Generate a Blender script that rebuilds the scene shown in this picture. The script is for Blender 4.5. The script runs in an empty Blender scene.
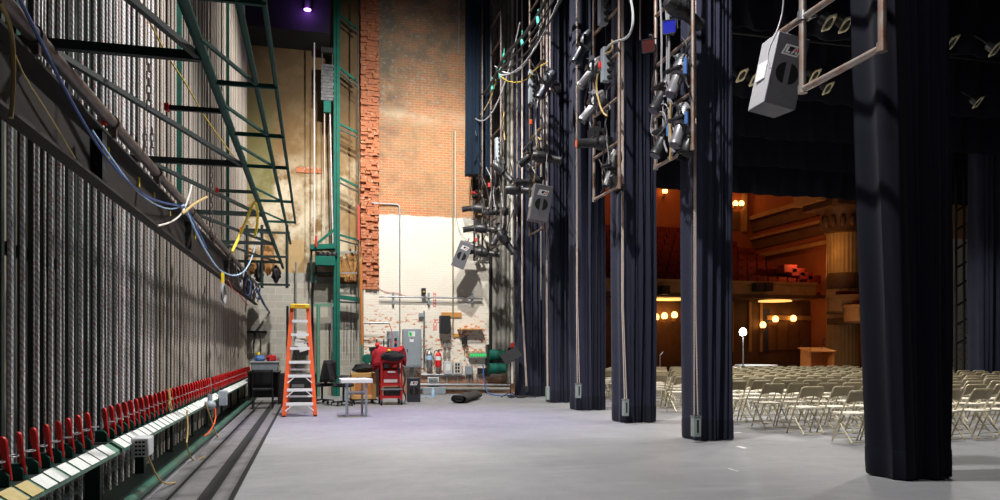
import bpy, bmesh, math, random
from mathutils import Vector, Matrix, Euler
R = math.radians
PI = math.pi
sc = bpy.context.scene
COL = sc.collection
V = Vector

# ------------------------------------------------------------------ camera model (level camera, eye at 1.42 m)
FPX, EYE, HZ = 760.0, 1.42, 348.0
TH = math.atan(187 / FPX)
SN, CS = math.sin(TH), math.cos(TH)

def ray(px, py):
    a = (px - 500) / FPX
    return V((SN + a * CS, CS - a * SN, (HZ - py) / FPX))

def PY(px, py, Y):            # point of the plane y = Y
    r = ray(px, py); t = Y / r.y
    return V((r.x * t, Y, EYE + r.z * t))

def PX(px, py, X):            # point of the plane x = X
    r = ray(px, py); t = X / r.x
    return V((X, r.y * t, EYE + r.z * t))

def PF(px, py, z=0.0):        # point of the horizontal plane at height z
    r = ray(px, py); t = (z - EYE) / r.z
    return V((r.x * t, r.y * t, z))

# ------------------------------------------------------------------ materials
def new_mat(name):
    m = bpy.data.materials.new(name); m.use_nodes = True
    nt = m.node_tree
    return m, nt, nt.nodes['Principled BSDF']

def N(nt, kind, **kw):
    n = nt.nodes.new(kind)
    for k, v in kw.items():
        if k in n.inputs.keys(): n.inputs[k].default_value = v
        else: setattr(n, k, v)
    return n

def rgba(c): return (c[0], c[1], c[2], 1)

def mix(nt, fac, a, b, blend='MIX'):
    n = nt.nodes.new('ShaderNodeMix'); n.data_type = 'RGBA'; n.blend_type = blend
    for sock, val in ((n.inputs[0], fac), (n.inputs[6], a), (n.inputs[7], b)):
        if isinstance(val, (int, float)): sock.default_value = val
        elif isinstance(val, tuple): sock.default_value = rgba(val)
        else: nt.links.new(val, sock)
    return n.outputs[2]

def math_n(nt, op, a, b=0.0, clamp=False):
    n = nt.nodes.new('ShaderNodeMath'); n.operation = op; n.use_clamp = clamp
    for s_, v in ((n.inputs[0], a), (n.inputs[1], b)):
        if isinstance(v, (int, float)): s_.default_value = v
        else: nt.links.new(v, s_)
    return n.outputs[0]

def mapr(nt, v, a, b, c=0.0, d=1.0):
    n = nt.nodes.new('ShaderNodeMapRange'); n.clamp = True
    nt.links.new(v, n.inputs[0])
    for i, q in enumerate((a, b, c, d)): n.inputs[i + 1].default_value = q
    return n.outputs[0]

def noise(nt, vec, scale, detail=4, rough=.6):
    n = N(nt, 'ShaderNodeTexNoise', Scale=scale, Detail=detail, Roughness=rough)
    if vec is not None: nt.links.new(vec, n.inputs['Vector'])
    return n.outputs['Fac']

def M(name, col, rough=.6, metal=0.0, col2=None, scale=6.0, bump=0.0, lo=.35, hi=.65, emit=None, sheen=0.0, spec=None):
    m, nt, b = new_mat(name)
    b.inputs['Base Color'].default_value = rgba(col)
    b.inputs['Roughness'].default_value = rough
    b.inputs['Metallic'].default_value = metal
    if spec is not None: b.inputs['Specular IOR Level'].default_value = spec
    if sheen: b.inputs['Sheen Weight'].default_value = sheen; b.inputs['Sheen Roughness'].default_value = .5
    if col2 is not None or bump:
        tc = N(nt, 'ShaderNodeTexCoord')
        f = noise(nt, tc.outputs['Object'], scale, 5)
        if col2 is not None:
            nt.links.new(mix(nt, mapr(nt, f, lo, hi), col, col2), b.inputs['Base Color'])
        if bump:
            bp = N(nt, 'ShaderNodeBump', Strength=bump, Distance=.02)
            nt.links.new(f, bp.inputs['Height']); nt.links.new(bp.outputs[0], b.inputs['Normal'])
    if emit:
        b.inputs['Emission Color'].default_value = rgba(emit[0]); b.inputs['Emission Strength'].default_value = emit[1]
    return m

K = {}
K['green'] = M('dark_green_paint', (.008, .075, .055), .65, 0, (.012, .05, .04), 9, spec=.2)
K['teal'] = M('teal_paint', (.004, .125, .09), .65, 0, (.010, .09, .065), 5, spec=.2)
K['palegreen'] = M('pale_green_paint', (.09, .22, .15), .5, 0, (.12, .25, .18), 5)
K['floorpipe'] = M('worn_green_pipe', (.015, .12, .085), .45, 0, (.06, .10, .075), 6)
K['darkgreen'] = M('blackened_green_steel', (.004, .019, .015), .55, 0, (.007, .013, .011), 5)
K['beam'] = M('dusty_brown_beam', (.018, .0135, .011), .7, 0, (.011, .008, .007), 4, .2)
K['pipe'] = M('dull_steel_pipe', (.15, .12, .105), .45, .5, (.075, .058, .05), 6)
K['rust'] = M('rusty_pipe', (.36, .315, .29), .42, .6, (.28, .13, .07), 5, .1, .42, .72)
K['brightpipe'] = M('galvanised_pipe', (.42, .44, .47), .4, .6, (.3, .31, .33), 8)
K['red'] = M('red_handle_paint', (.62, .012, .012), .4, 0, (.5, .008, .01), 12)
K['card'] = M('white_label_card', (.72, .73, .70), .6, 0, (.55, .60, .58), 30)
K['tapecard'] = M('yellowed_label_card', (.42, .33, .12), .6, 0, (.5, .42, .2), 30)
K['ink'] = M('label_ink', (.12, .04, .06), .7)
K['steel'] = M('plain_steel', (.35, .36, .37), .35, .8)
K['blacksteel'] = M('black_steel', (.012, .012, .014), .45, .2)
K['black'] = M('black_plastic', (.012, .012, .014), .5, 0, (.02, .02, .022), 9)
K['blackfab'] = M('black_fabric', (.012, .012, .014), .9, 0, (.02, .02, .024), 20)
K['rubber'] = M('rubber', (.010, .010, .011), .9)
K['orange'] = M('orange_fibreglass', (.82, .12, .03), .4, 0, (.72, .10, .025), 6)
K['alu'] = M('aluminium_step', (.86, .86, .87), .45, .0)
K['yellow'] = M('yellow_plastic', (.85, .62, .02), .45)
K['yelrope'] = M('yellow_rope', (.52, .36, .04), .8)
K['tanrope'] = M('tan_rope', (.42, .30, .12), .85)
K['white'] = M('white_laminate', (.82, .82, .82), .4)
K['offwhite'] = M('off_white_paint', (.62, .60, .54), .6, 0, (.52, .5, .45), 8)
K['grey'] = M('grey_enamel', (.27, .31, .35), .45, 0, (.24, .28, .32), 5)
K['greyweight'] = M('grey_green_enamel', (.28, .33, .32), .5, 0, (.23, .27, .26), 7)
K['spk'] = M('grey_speaker_paint', (.13, .13, .145), .6, 0, (.11, .11, .125), 30)
K['spklit'] = M('lit_speaker_side', (.40, .40, .42), .55, 0, (.36, .36, .38), 20)  # cabinet sides paler, light from the left put into their colour
K['spkblk'] = M('black_speaker_paint', (.016, .014, .022), .55, 0, (.022, .02, .03), 30)
K['hole'] = M('black_recess', (.003, .003, .003), .9)
K['wood'] = M('pale_plywood', (.62, .36, .13), .5, 0, (.52, .28, .09), 4)
K['wood2'] = M('orange_wood', (.52, .20, .05), .5, 0, (.42, .15, .035), 4)
K['board'] = M('orange_brown_board', (.60, .29, .07), .6, 0, (.5, .22, .05), 8)
K['redcart'] = M('red_tool_paint', (.45, .012, .012), .35, 0, (.33, .01, .01), 5)
K['redcloth'] = M('red_jacket_cloth', (.52, .02, .035), .85, 0, (.38, .012, .022), 6, .3)
K['blue'] = M('blue_cable', (.05, .14, .38), .5)
K['ltblue'] = M('pale_blue_cable', (.38, .58, .82), .5)
K['darkblue'] = M('dark_blue_cable', (.02, .06, .2), .5)
K['blkcable'] = M('black_cable', (.012, .012, .014), .5)
K['grycable'] = M('grey_cable', (.25, .25, .27), .5)
K['redline'] = M('red_cord', (.6, .06, .05), .6)
K['tealclip'] = M('turquoise_clip', (.05, .42, .32), .5)
K['fix'] = M('black_lamp_housing', (.018, .018, .02), .42, .1, (.03, .03, .033), 12)
K['fixgrey'] = M('grey_lamp_housing', (.075, .085, .11), .4, .3)
K['fixsilver'] = M('silver_lamp_housing', (.20, .20, .215), .36, .4)
K['gelblue'] = M('blue_gel', (.012, .018, .30), .25)
K['gelred'] = M('dark_red_gel', (.05, .008, .008), .3)
K['gelorange'] = M('orange_red_gel', (.7, .1, .03), .3)
K['glass'] = M('dark_lens_glass', (.03, .03, .04), .08)
K['tanframe'] = M('tan_gel_frame', (.55, .50, .32), .6)
K['mark'] = M('white_mark', (.75, .75, .75), .5)
K['markred'] = M('red_mark', (.75, .03, .02), .5)
K['signred'] = M('red_wall_paint', (.72, .07, .07), .7, 0, (.8, .35, .3), 20)
K['extred'] = M('extinguisher_red', (.7, .02, .02), .3)
K['greenled'] = M('green_indicator', (.02, .5, .12), .4, emit=((.02, .8, .15), .45))
K['tan'] = M('olive_tan_metal', (.32, .265, .155), .4, .1, (.27, .22, .13), 5)
K['tantube'] = M('tan_tube_metal', (.58, .52, .36), .35, .2, (.45, .39, .25), 8)
K['seat'] = M('beige_seat', (.80, .74, .62), .5, 0, (.74, .67, .54), 4)
K['ghost'] = M('lit_bulb', (1, 1, 1), .4, emit=((.95, .97, 1), 40))
K['sconce'] = M('lit_warm_globe', (1, .7, .3), .4, emit=((1, .52, .14), 5))
K['fitting'] = M('lit_warm_bowl', (1, .7, .3), .4, emit=((1, .55, .15), 1.4))
K['purple'] = M('lit_purple_lens', (.3, .1, .6), .4, emit=((.45, .15, 1), 22))
K['housewall'] = M('terracotta_plaster', (.38, .105, .032), .8, 0, (.32, .085, .025), 1.2)
K['housetrim'] = M('gilded_plaster', (.48, .26, .09), .6, 0, (.36, .18, .06), 2)
K['housedark'] = M('brown_panelling', (.16, .075, .03), .6, 0, (.11, .05, .02), 2)
K['houseseat'] = M('red_plush', (.16, .008, .007), .8, 0, (.11, .005, .005), 3)
K['housefloor'] = M('dark_red_carpet', (.16, .015, .018), .9, 0, (.1, .01, .012), 3)
K['column'] = M('stone_column', (.50, .31, .11), .6, 0, (.42, .25, .09), 2)
K['housedoor'] = M('brown_house_door', (.20, .085, .028), .55, 0, (.16, .065, .02), 3)
K['lecternwood'] = M('orange_lectern_wood', (.52, .17, .035), .45, 0, (.45, .14, .028), 3)
K['doorblue'] = M('dark_blue_door', (.03, .03, .06), .7)
K['concrete'] = M('grey_plaster_ledge', (.34, .33, .30), .8, 0, (.26, .25, .22), 4)
K['skin_wall'] = M('pale_side_wall', (.20, .175, .145), .8, 0, (.15, .13, .105), .8)
K['darkwall'] = M('blackened_gallery', (.008, .007, .010), .95)
K['weights'] = M('stacked_iron_weights', (.045, .045, .05), .6, .2, (.13, .13, .135), 7)
K['plywood'] = M('tan_plywood_panel', (.45, .31, .15), .7, 0, (.38, .25, .11), 3)
K['carpet'] = M('rolled_dark_carpet', (.05, .045, .042), .95, 0, (.03, .027, .026), 9)
K['dirtstraw'] = M('rusty_straw_bundle', (.28, .10, .025), .9, 0, (.42, .25, .09), 9, .4)
K['stonegrey'] = M('grey_pipework', (.28, .27, .24), .6, .1, (.2, .19, .17), 5)
K['plastic_lite'] = M('pale_grey_plastic', (.5, .52, .53), .5)

def cloth_mat(name, base):
    m, nt, b = new_mat(name)
    b.inputs['Roughness'].default_value = .85
    b.inputs['Sheen Weight'].default_value = .05
    b.inputs['Specular IOR Level'].default_value = .12
    tc = N(nt, 'ShaderNodeTexCoord')
    f = noise(nt, tc.outputs['Object'], 2.2, 3)
    nt.links.new(mix(nt, mapr(nt, f, .3, .7), base, tuple(q * .8 for q in base)), b.inputs['Base Color'])
    return m
K['cloth'] = cloth_mat('navy_velour', (.025, .0275, .049))
K['cloth_hem'] = cloth_mat('navy_velour_hem', (.016, .017, .030))
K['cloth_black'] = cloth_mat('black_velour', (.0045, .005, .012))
K['cloth_teal'] = cloth_mat('deep_blue_velour', (.006, .014, .028))

def rope_mat(name, c1, c2, fleck):
    m, nt, b = new_mat(name); b.inputs['Roughness'].default_value = .85
    g = N(nt, 'ShaderNodeNewGeometry')
    w = N(nt, 'ShaderNodeTexWave', Scale=14.0, Distortion=.3); w.bands_direction = 'DIAGONAL'
    nt.links.new(g.outputs['Position'], w.inputs['Vector'])
    a = mix(nt, w.outputs['Fac'], c1, c2)
    f = noise(nt, g.outputs['Position'], 55, 1)
    big = noise(nt, g.outputs['Position'], 1.3, 3)
    a = mix(nt, mapr(nt, f, .62, .66), a, fleck)
    a = mix(nt, mapr(nt, big, .5, .8, 0, .4), a, (.30, .25, .20))
    nt.links.new(a, b.inputs['Base Color'])
    return m
K['rope'] = rope_mat('braided_white_rope', (.80, .79, .79), (.40, .40, .42), (.5, .16, .14))
K['ropebeige'] = rope_mat('beige_rope', (.44, .40, .35), (.28, .25, .21), (.34, .17, .14))  # darker beige copy of the rope for the far hand lines
K['legrope'] = rope_mat('pale_drop_rope', (.58, .53, .46), (.42, .35, .31), (.6, .22, .2))

def floor_mat():
    m, nt, b = new_mat('grey_stage_floor')
    g = N(nt, 'ShaderNodeNewGeometry')
    p = g.outputs['Position']
    f1 = noise(nt, p, .55, 6, .62); f2 = noise(nt, p, 3.5, 6, .7); f3 = noise(nt, p, 30, 2)
    mp = N(nt, 'ShaderNodeMapping'); mp.inputs['Scale'].default_value = (.5, 3.2, 1)
    nt.links.new(p, mp.inputs['Vector'])
    f4 = noise(nt, mp.outputs[0], 1.6, 5, .65)
    a = mix(nt, mapr(nt, f1, .3, .7), (.195, .20, .212), (.265, .267, .278))
    a = mix(nt, mapr(nt, f2, .5, .72, 0, .45), a, (.19, .19, .20))
    a = mix(nt, mapr(nt, f4, .52, .74, 0, .4), a, (.36, .365, .375))
    a = mix(nt, mapr(nt, f3, .66, .76, 0, .3), a, (.42, .42, .43))
    nt.links.new(a, b.inputs['Base Color'])
    b.inputs['Roughness'].default_value = .55
    nt.links.new(mapr(nt, f2, .3, .7, .42, .62), b.inputs['Roughness'])
    return m
K['floor'] = floor_mat()
K['darkstrip'] = M('dark_floor_strip', (.105, .10, .105), .6, 0, (.17, .168, .175), 3)

def wall_uv(nt):
    g = N(nt, 'ShaderNodeNewGeometry')
    s = N(nt, 'ShaderNodeSeparateXYZ'); nt.links.new(g.outputs['Position'], s.inputs[0])
    cmb = N(nt, 'ShaderNodeCombineXYZ')
    nt.links.new(s.outputs['X'], cmb.inputs['X']); nt.links.new(s.outputs['Z'], cmb.inputs['Y'])
    return g.outputs['Position'], s.outputs['X'], s.outputs['Z'], cmb.outputs[0]

def brick_mat():
    m, nt, b = new_mat('old_brick_part_whitewashed')
    p, x, z, uv = wall_uv(nt)
    br = N(nt, 'ShaderNodeTexBrick'); br.offset = .5
    for k_, v_ in (('Scale', 1.0), ('Mortar Size', .008), ('Brick Width', .225), ('Row Height', .076), ('Bias', -.1), ('Mortar Smooth', .3)):
        br.inputs[k_].default_value = v_
    br.inputs['Color1'].default_value = (.56, .17, .05, 1); br.inputs['Color2'].default_value = (.38, .16, .075, 1)
    br.inputs['Mortar'].default_value = (.50, .38, .26, 1)
    nt.links.new(uv, br.inputs['Vector'])
    big = noise(nt, p, .42, 5, .6); mid = noise(nt, p, 1.7, 5, .65); fine = noise(nt, p, 9, 4, .7)
    c = br.outputs['Color']
    mp = N(nt, 'ShaderNodeMapping'); mp.inputs['Scale'].default_value = (1.2, 1, 9); nt.links.new(p, mp.inputs['Vector'])
    course = noise(nt, mp.outputs[0], 1.0, 4, .7)
    c = mix(nt, mapr(nt, course, .42, .62, 0, .55), c, (.36, .27, .13))             # ochre faded courses
    c = mix(nt, mapr(nt, big, .42, .62, 0, .5), c, (.34, .22, .11))
    c = mix(nt, mapr(nt, fine, .55, .68, 0, .4), c, (.46, .33, .20))
    c = mix(nt, mapr(nt, mid, .52, .66, 0, .45), c, (.20, .12, .07))                  # greenish ochre fade
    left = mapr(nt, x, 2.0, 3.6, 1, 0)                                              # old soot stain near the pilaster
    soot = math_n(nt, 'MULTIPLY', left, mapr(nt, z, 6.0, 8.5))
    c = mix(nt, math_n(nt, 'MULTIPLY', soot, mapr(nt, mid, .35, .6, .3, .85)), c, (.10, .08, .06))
    # upper courses mixed darker, with old pale mortar smears
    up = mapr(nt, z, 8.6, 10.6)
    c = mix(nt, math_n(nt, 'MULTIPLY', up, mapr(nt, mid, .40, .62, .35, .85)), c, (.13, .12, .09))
    c = mix(nt, math_n(nt, 'MULTIPLY', mapr(nt, fine, .56, .66), mapr(nt, z, 8.2, 9.0, .08, .5)), c, (.32, .34, .31))
    # a pale band
    band = math_n(nt, 'MULTIPLY', mapr(nt, z, 8.2, 8.5), mapr(nt, z, 8.9, 8.6))
    c = mix(nt, math_n(nt, 'MULTIPLY', band, mapr(nt, mid, .42, .6, .1, .7)), c, (.55, .42, .28))
    # whitewash below 5.5 m
    edge = math_n(nt, 'ADD', z, math_n(nt, 'MULTIPLY', mid, .14))
    paint = mapr(nt, edge, 5.53, 5.58, 1, 0)
    wc = mix(nt, mapr(nt, mid, .35, .7), (.80, .755, .66), (.74, .70, .61))
    wc = mix(nt, mapr(nt, br.outputs['Fac'], 0, 1, 0, .35), wc, (.64, .56, .46))
    wear_h = math_n(nt, 'MULTIPLY', mapr(nt, z, 3.3, 1.9), mapr(nt, mid, .34, .62, .45, 1.0))
    mpb = N(nt, 'ShaderNodeMapping'); mpb.inputs['Scale'].default_value = (7.0, 1, 13); nt.links.new(p, mpb.inputs['Vector'])
    chip = noise(nt, mpb.outputs[0], 1.0, 3, .6)
    worn = math_n(nt, 'MULTIPLY', mapr(nt, chip, .57, .62), mapr(nt, wear_h, .25, .6))
    few = mapr(nt, chip, .72, .75, 0, .5)
    worn = math_n(nt, 'MAXIMUM', worn, few)
    wc = mix(nt, worn, wc, (.60, .20, .08))
    wc = mix(nt, mapr(nt, z, .75, .35), wc, (.34, .17, .10))
    c = mix(nt, paint, c, wc)
    nt.links.new(c, b.inputs['Base Color']); b.inputs['Roughness'].default_value = .85
    bp = N(nt, 'ShaderNodeBump', Strength=.5, Distance=.012); bp.invert = True
    nt.links.new(br.outputs['Fac'], bp.inputs['Height']); nt.links.new(bp.outputs[0], b.inputs['Normal'])
    return m
K['brick'] = brick_mat()

def rough_brick_mat():
    m, nt, b = new_mat('broken_orange_brick')
    p, x, z, uv = wall_uv(nt)
    mp = N(nt, 'ShaderNodeMapping'); mp.inputs['Scale'].default_value = (5, 5, 13); nt.links.new(p, mp.inputs['Vector'])
    f = noise(nt, mp.outputs[0], 1, 5, .7); f2 = noise(nt, p, 12, 4)
    c = mix(nt, mapr(nt, f, .38, .62), (.54, .19, .085), (.38, .14, .07))
    c = mix(nt, mapr(nt, f2, .58, .66, 0, .8), c, (.62, .46, .34))
    c = mix(nt, mapr(nt, f, .70, .76), c, (.16, .07, .04))
    up = mapr(nt, z, 7.5, 10.0)
    c = mix(nt, math_n(nt, 'MULTIPLY', up, .55), c, (.22, .08, .04))
    nt.links.new(c, b.inputs['Base Color']); b.inputs['Roughness'].default_value = .9
    bp = N(nt, 'ShaderNodeBump', Strength=.8, Distance=.05)
    nt.links.new(f, bp.inputs['Height']); nt.links.new(bp.outputs[0], b.inputs['Normal'])
    return m
K['roughbrick'] = rough_brick_mat()

def plaster_mat():
    m, nt, b = new_mat('peeling_ochre_plaster')
    p, x, z, uv = wall_uv(nt)
    big = noise(nt, p, .7, 6, .62); mid = noise(nt, p, 1.9, 6, .65); fine = noise(nt, p, 8, 4, .7)
    c = mix(nt, mapr(nt, big, .35, .65), (.27, .16, .06), (.18, .105, .04))
    c = mix(nt, mapr(nt, mid, .50, .60, 0, .7), c, (.32, .225, .115))
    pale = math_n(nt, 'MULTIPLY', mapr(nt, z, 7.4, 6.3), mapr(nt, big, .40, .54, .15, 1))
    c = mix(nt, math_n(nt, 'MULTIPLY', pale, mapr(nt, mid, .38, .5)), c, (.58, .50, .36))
    c = mix(nt, mapr(nt, fine, .64, .72, 0, .6), c, (.14, .09, .05))
    ol = math_n(nt, 'MULTIPLY', mapr(nt, x, -1.05, -1.2), math_n(nt, 'MULTIPLY', mapr(nt, z, 5.6, 6.0), mapr(nt, z, 9.4, 9.0)))
    c = mix(nt, math_n(nt, 'MULTIPLY', ol, .75), c, (.17, .17, .055))
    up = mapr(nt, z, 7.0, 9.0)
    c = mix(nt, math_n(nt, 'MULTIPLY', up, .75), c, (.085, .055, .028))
    nt.links.new(c, b.inputs['Base Color']); b.inputs['Roughness'].default_value = .9
    bp = N(nt, 'ShaderNodeBump', Strength=.3, Distance=.03)
    nt.links.new(mid, bp.inputs['Height']); nt.links.new(bp.outputs[0], b.inputs['Normal'])
    return m
K['plaster'] = plaster_mat()

def cmu_mat():
    m, nt, b = new_mat('grey_concrete_block')
    p, x, z, uv = wall_uv(nt)
    br = N(nt, 'ShaderNodeTexBrick'); br.offset = .5
    for k_, v_ in (('Scale', 1.0), ('Mortar Size', .009), ('Brick Width', .43), ('Row Height', .215), ('Mortar Smooth', .2), ('Bias', 0.0)):
        br.inputs[k_].default_value = v_
    br.inputs['Color1'].default_value = (.40, .385, .34, 1); br.inputs['Color2'].default_value = (.33, .32, .285, 1)
    br.inputs['Mortar'].default_value = (.50, .46, .39, 1)
    nt.links.new(uv, br.inputs['Vector'])
    f = noise(nt, p, 1.1, 5); f2 = noise(nt, p, 14, 3)
    c = mix(nt, mapr(nt, f, .4, .65, 0, .5), br.outputs['Color'], (.44, .39, .31))
    c = mix(nt, mapr(nt, f2, .5, .75, 0, .25), c, (.22, .21, .19))
    nt.links.new(c, b.inputs['Base Color']); b.inputs['Roughness'].default_value = .9
    return m
K['cmu'] = cmu_mat()

# ------------------------------------------------------------------ mesh builder
ORG = {}
class MB:
    def __init__(s): s.bm = bmesh.new()
    def _face(s, vs):
        try: return s.bm.faces.new(vs)
        except ValueError: return None
    def box(s, c, size, rot=None):
        c = V(c); h = [q / 2 for q in size]
        vs = []
        for i in range(8):
            p = V((h[0] * (1 if i & 1 else -1), h[1] * (1 if i & 2 else -1), h[2] * (1 if i & 4 else -1)))
            if rot is not None: p = rot @ p
            vs.append(s.bm.verts.new(c + p))
        for f in ((0, 2, 3, 1), (4, 5, 7, 6), (0, 1, 5, 4), (2, 6, 7, 3), (0, 4, 6, 2), (1, 3, 7, 5)):
            s._face([vs[i] for i in f])
        return s
    def bx(s, x0, x1, y0, y1, z0, z1):
        return s.box(((x0 + x1) / 2, (y0 + y1) / 2, (z0 + z1) / 2), (abs(x1 - x0), abs(y1 - y0), abs(z1 - z0)))
    def path(s, pts, r, n=8, cap=True, r2=None):
        pts = [V(p) for p in pts]
        rings = []
        up = None
        L = len(pts)
        for i, p in enumerate(pts):
            if i == 0: t = pts[1] - p
            elif i == L - 1: t = p - pts[i - 1]
            else: t = (pts[i + 1] - p).normalized() + (p - pts[i - 1]).normalized()
            if t.length < 1e-9: t = V((0, 0, 1))
            t.normalize()
            if up is None:
                up = V((0, 0, 1)) if abs(t.z) < .9 else V((1, 0, 0))
            a = up - t * up.dot(t)
            if a.length < 1e-4: a = V((1, .3, 0)) - t * t.x
            a.normalize(); up = a
            b = t.cross(a)
            rr = r if r2 is None else r + (r2 - r) * i / (L - 1)
            rings.append([s.bm.verts.new(p + (a * math.cos(2 * PI * k / n) + b * math.sin(2 * PI * k / n)) * rr) for k in range(n)])
        for i in range(L - 1):
            for k in range(n):
                s._face([rings[i][k], rings[i][(k + 1) % n], rings[i + 1][(k + 1) % n], rings[i + 1][k]])
        if cap:
            s._face(rings[0][::-1]); s._face(rings[-1])
        return s
    def tube(s, p, q, r, n=8, r2=None): return s.path([p, q], r, n, True, r2)
    def bar(s, p, q, w, h):           # rectangular bar, h measured towards world up
        p, q = V(p), V(q); t = (q - p); L = t.length; t.normalize()
        up = V((0, 0, 1)) if abs(t.z) < .95 else V((1, 0, 0))
        sd = t.cross(up).normalized(); u2 = sd.cross(t).normalized()
        rot = Matrix((sd, t, u2)).transposed()
        return s.box((p + q) / 2, (w, L, h), rot)
    def lathe(s, prof, c=(0, 0, 0), n=16, rot=None):
        c = V(c); rings = []
        for r, z in prof:
            ring = []
            for k in range(n):
                p = V((r * math.cos(2 * PI * k / n), r * math.sin(2 * PI * k / n), z))
                if rot is not None: p = rot @ p
                ring.append(s.bm.verts.new(c + p))
            rings.append(ring)
        for i in range(len(rings) - 1):
            for k in range(n):
                s._face([rings[i][k], rings[i][(k + 1) % n], rings[i + 1][(k + 1) % n], rings[i + 1][k]])
        s._face(rings[0][::-1]); s._face(rings[-1])
        return s
    def sph(s, c, r, sx=1, sy=1, sz=1, n=12):
        prof = [(max(1e-4, r * math.sin(PI * i / 8)), -r * math.cos(PI * i / 8)) for i in range(9)]
        return s.lathe(prof, c, n, Matrix.Diagonal((sx, sy, sz)))
    def prism(s, poly, axis, d0, d1):  # polygon in the two other axes, extruded along axis
        def mk(a, b, d):
            return V({'x': (d, a, b), 'y': (a, d, b), 'z': (a, b, d)}[axis])
        A = [s.bm.verts.new(mk(a, b, d0)) for a, b in poly]; B = [s.bm.verts.new(mk(a, b, d1)) for a, b in poly]
        n = len(poly)
        s._face(A[::-1]); s._face(B)
        for i in range(n): s._face([A[i], A[(i + 1) % n], B[(i + 1) % n], B[i]])
        return s
    def grid(s, nu, nv, fn, closed=False):
        vs = [[s.bm.verts.new(fn(i, j)) for j in range(nv)] for i in range(nu)]
        for i in range(nu if closed else nu - 1):
            for j in range(nv - 1):
                s._face([vs[i][j], vs[(i + 1) % nu][j], vs[(i + 1) % nu][j + 1], vs[i][j + 1]])
        return vs
    def build(s, name, mat, parent=None, smooth=True, bevel=0.0, loc=None, local=False, solid=0.0):
        bm = s.bm
        bmesh.ops.recalc_face_normals(bm, faces=bm.faces[:])
        me = bpy.data.meshes.new(name); bm.to_mesh(me); bm.free()
        mats = mat if isinstance(mat, (list, tuple)) else [mat]
        for m_ in mats: me.materials.append(K[m_] if isinstance(m_, str) else m_)
        o = bpy.data.objects.new(name, me); COL.objects.link(o)
        if parent is not None:
            off = V((0, 0, 0)) if local else ORG.get(parent.name, V((0, 0, 0)))
            o.parent = parent
        else:
            if loc is None:
                xs = [v.co for v in me.vertices]
                mn = V([min(v[i] for v in xs) for i in range(3)]); mx = V([max(v[i] for v in xs) for i in range(3)])
                off = V(((mn.x + mx.x) / 2, (mn.y + mx.y) / 2, mn.z))
            else: off = V(loc)
            o.location = off
        if not (local and parent is not None): me.transform(Matrix.Translation(-off))
        ORG[o.name] = off
        if smooth:
            me.shade_smooth(); me.set_sharp_from_angle(angle=.7)
        if solid:
            md = o.modifiers.new('thickness', 'SOLIDIFY'); md.thickness = solid; md.offset = 0
        if bevel:
            md = o.modifiers.new('bevel', 'BEVEL'); md.width = bevel; md.segments = 2; md.limit_method = 'ANGLE'
        return o

def thing(name, label, cat, loc=(0, 0, 0), group=None):
    o = bpy.data.objects.new(name, None); COL.objects.link(o)
    o.empty_display_size = .1
    o.location = loc; ORG[o.name] = V(loc)
    o['label'] = label; o['category'] = cat
    if group: o['group'] = group
    return o

def tag(o, label, cat, group=None, kind=None):
    o['label'] = label; o['category'] = cat
    if group: o['group'] = group
    if kind: o['kind'] = kind
    return o

def struct(mb, name, mat, **kw):
    o = mb.build(name, mat, None, **kw); o['kind'] = 'structure'; return o

def copy_tree(o, label=None, group=None):
    r = o.copy(); COL.objects.link(r); ORG[r.name] = ORG.get(o.name, V((0, 0, 0)))
    if label: r['label'] = label
    if group: r['group'] = group
    for ch in list(o.children):
        k = ch.copy(); COL.objects.link(k); k.parent = r
        for g in list(ch.children):
            d = g.copy(); COL.objects.link(d); d.parent = k
    return r

def ordn(n):
    W = ['first', 'second', 'third', 'fourth', 'fifth', 'sixth', 'seventh', 'eighth', 'ninth', 'tenth', 'eleventh', 'twelfth', 'thirteenth',
         'fourteenth', 'fifteenth', 'sixteenth', 'seventeenth', 'eighteenth', 'nineteenth', 'twentieth']
    if n <= 20: return W[n - 1]
    tens = {2: 'twenty', 3: 'thirty', 4: 'forty', 5: 'fifty', 6: 'sixty', 7: 'seventy', 8: 'eighty', 9: 'ninety'}
    tord = {2: 'twentieth', 3: 'thirtieth', 4: 'fortieth', 5: 'fiftieth', 6: 'sixtieth', 7: 'seventieth', 8: 'eightieth', 9: 'ninetieth'}
    return tord[n // 10] if n % 10 == 0 else tens[n // 10] + '-' + W[n % 10 - 1]

def sag(p, q, drop, n=14, wob=0, seed=0):
    rng = random.Random(seed); p, q = V(p), V(q); out = []
    for i in range(n + 1):
        t = i / n; a = p.lerp(q, t); a.z -= drop * 4 * t * (1 - t)
        if wob and 0 < i < n: a += V((rng.uniform(-wob, wob), rng.uniform(-wob, wob), rng.uniform(-wob, wob)))
        out.append(a)
    return out

def smoothpts(pts, it=2):
    pts = [V(p) for p in pts]
    for _ in range(it):
        o = [pts[0]]
        for a, b in zip(pts, pts[1:]): o += [a.lerp(b, .25), a.lerp(b, .75)]
        o.append(pts[-1]); pts = o
    return pts

def cable(name, label, cat, pts, r, mat, it=2, n=6, group=None):
    mb = MB(); mb.path(smoothpts(pts, it), r, n)
    return tag(mb.build(name, mat), label, cat, group)

YW = 23.4   # stage side of the proscenium wall
def WB(px0, py0, px1, py1, Y=YW):
    a, b = PY(px0, py1, Y), PY(px1, py0, Y)
    return a.x, b.x, a.z, b.z

exec_parts = []
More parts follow.
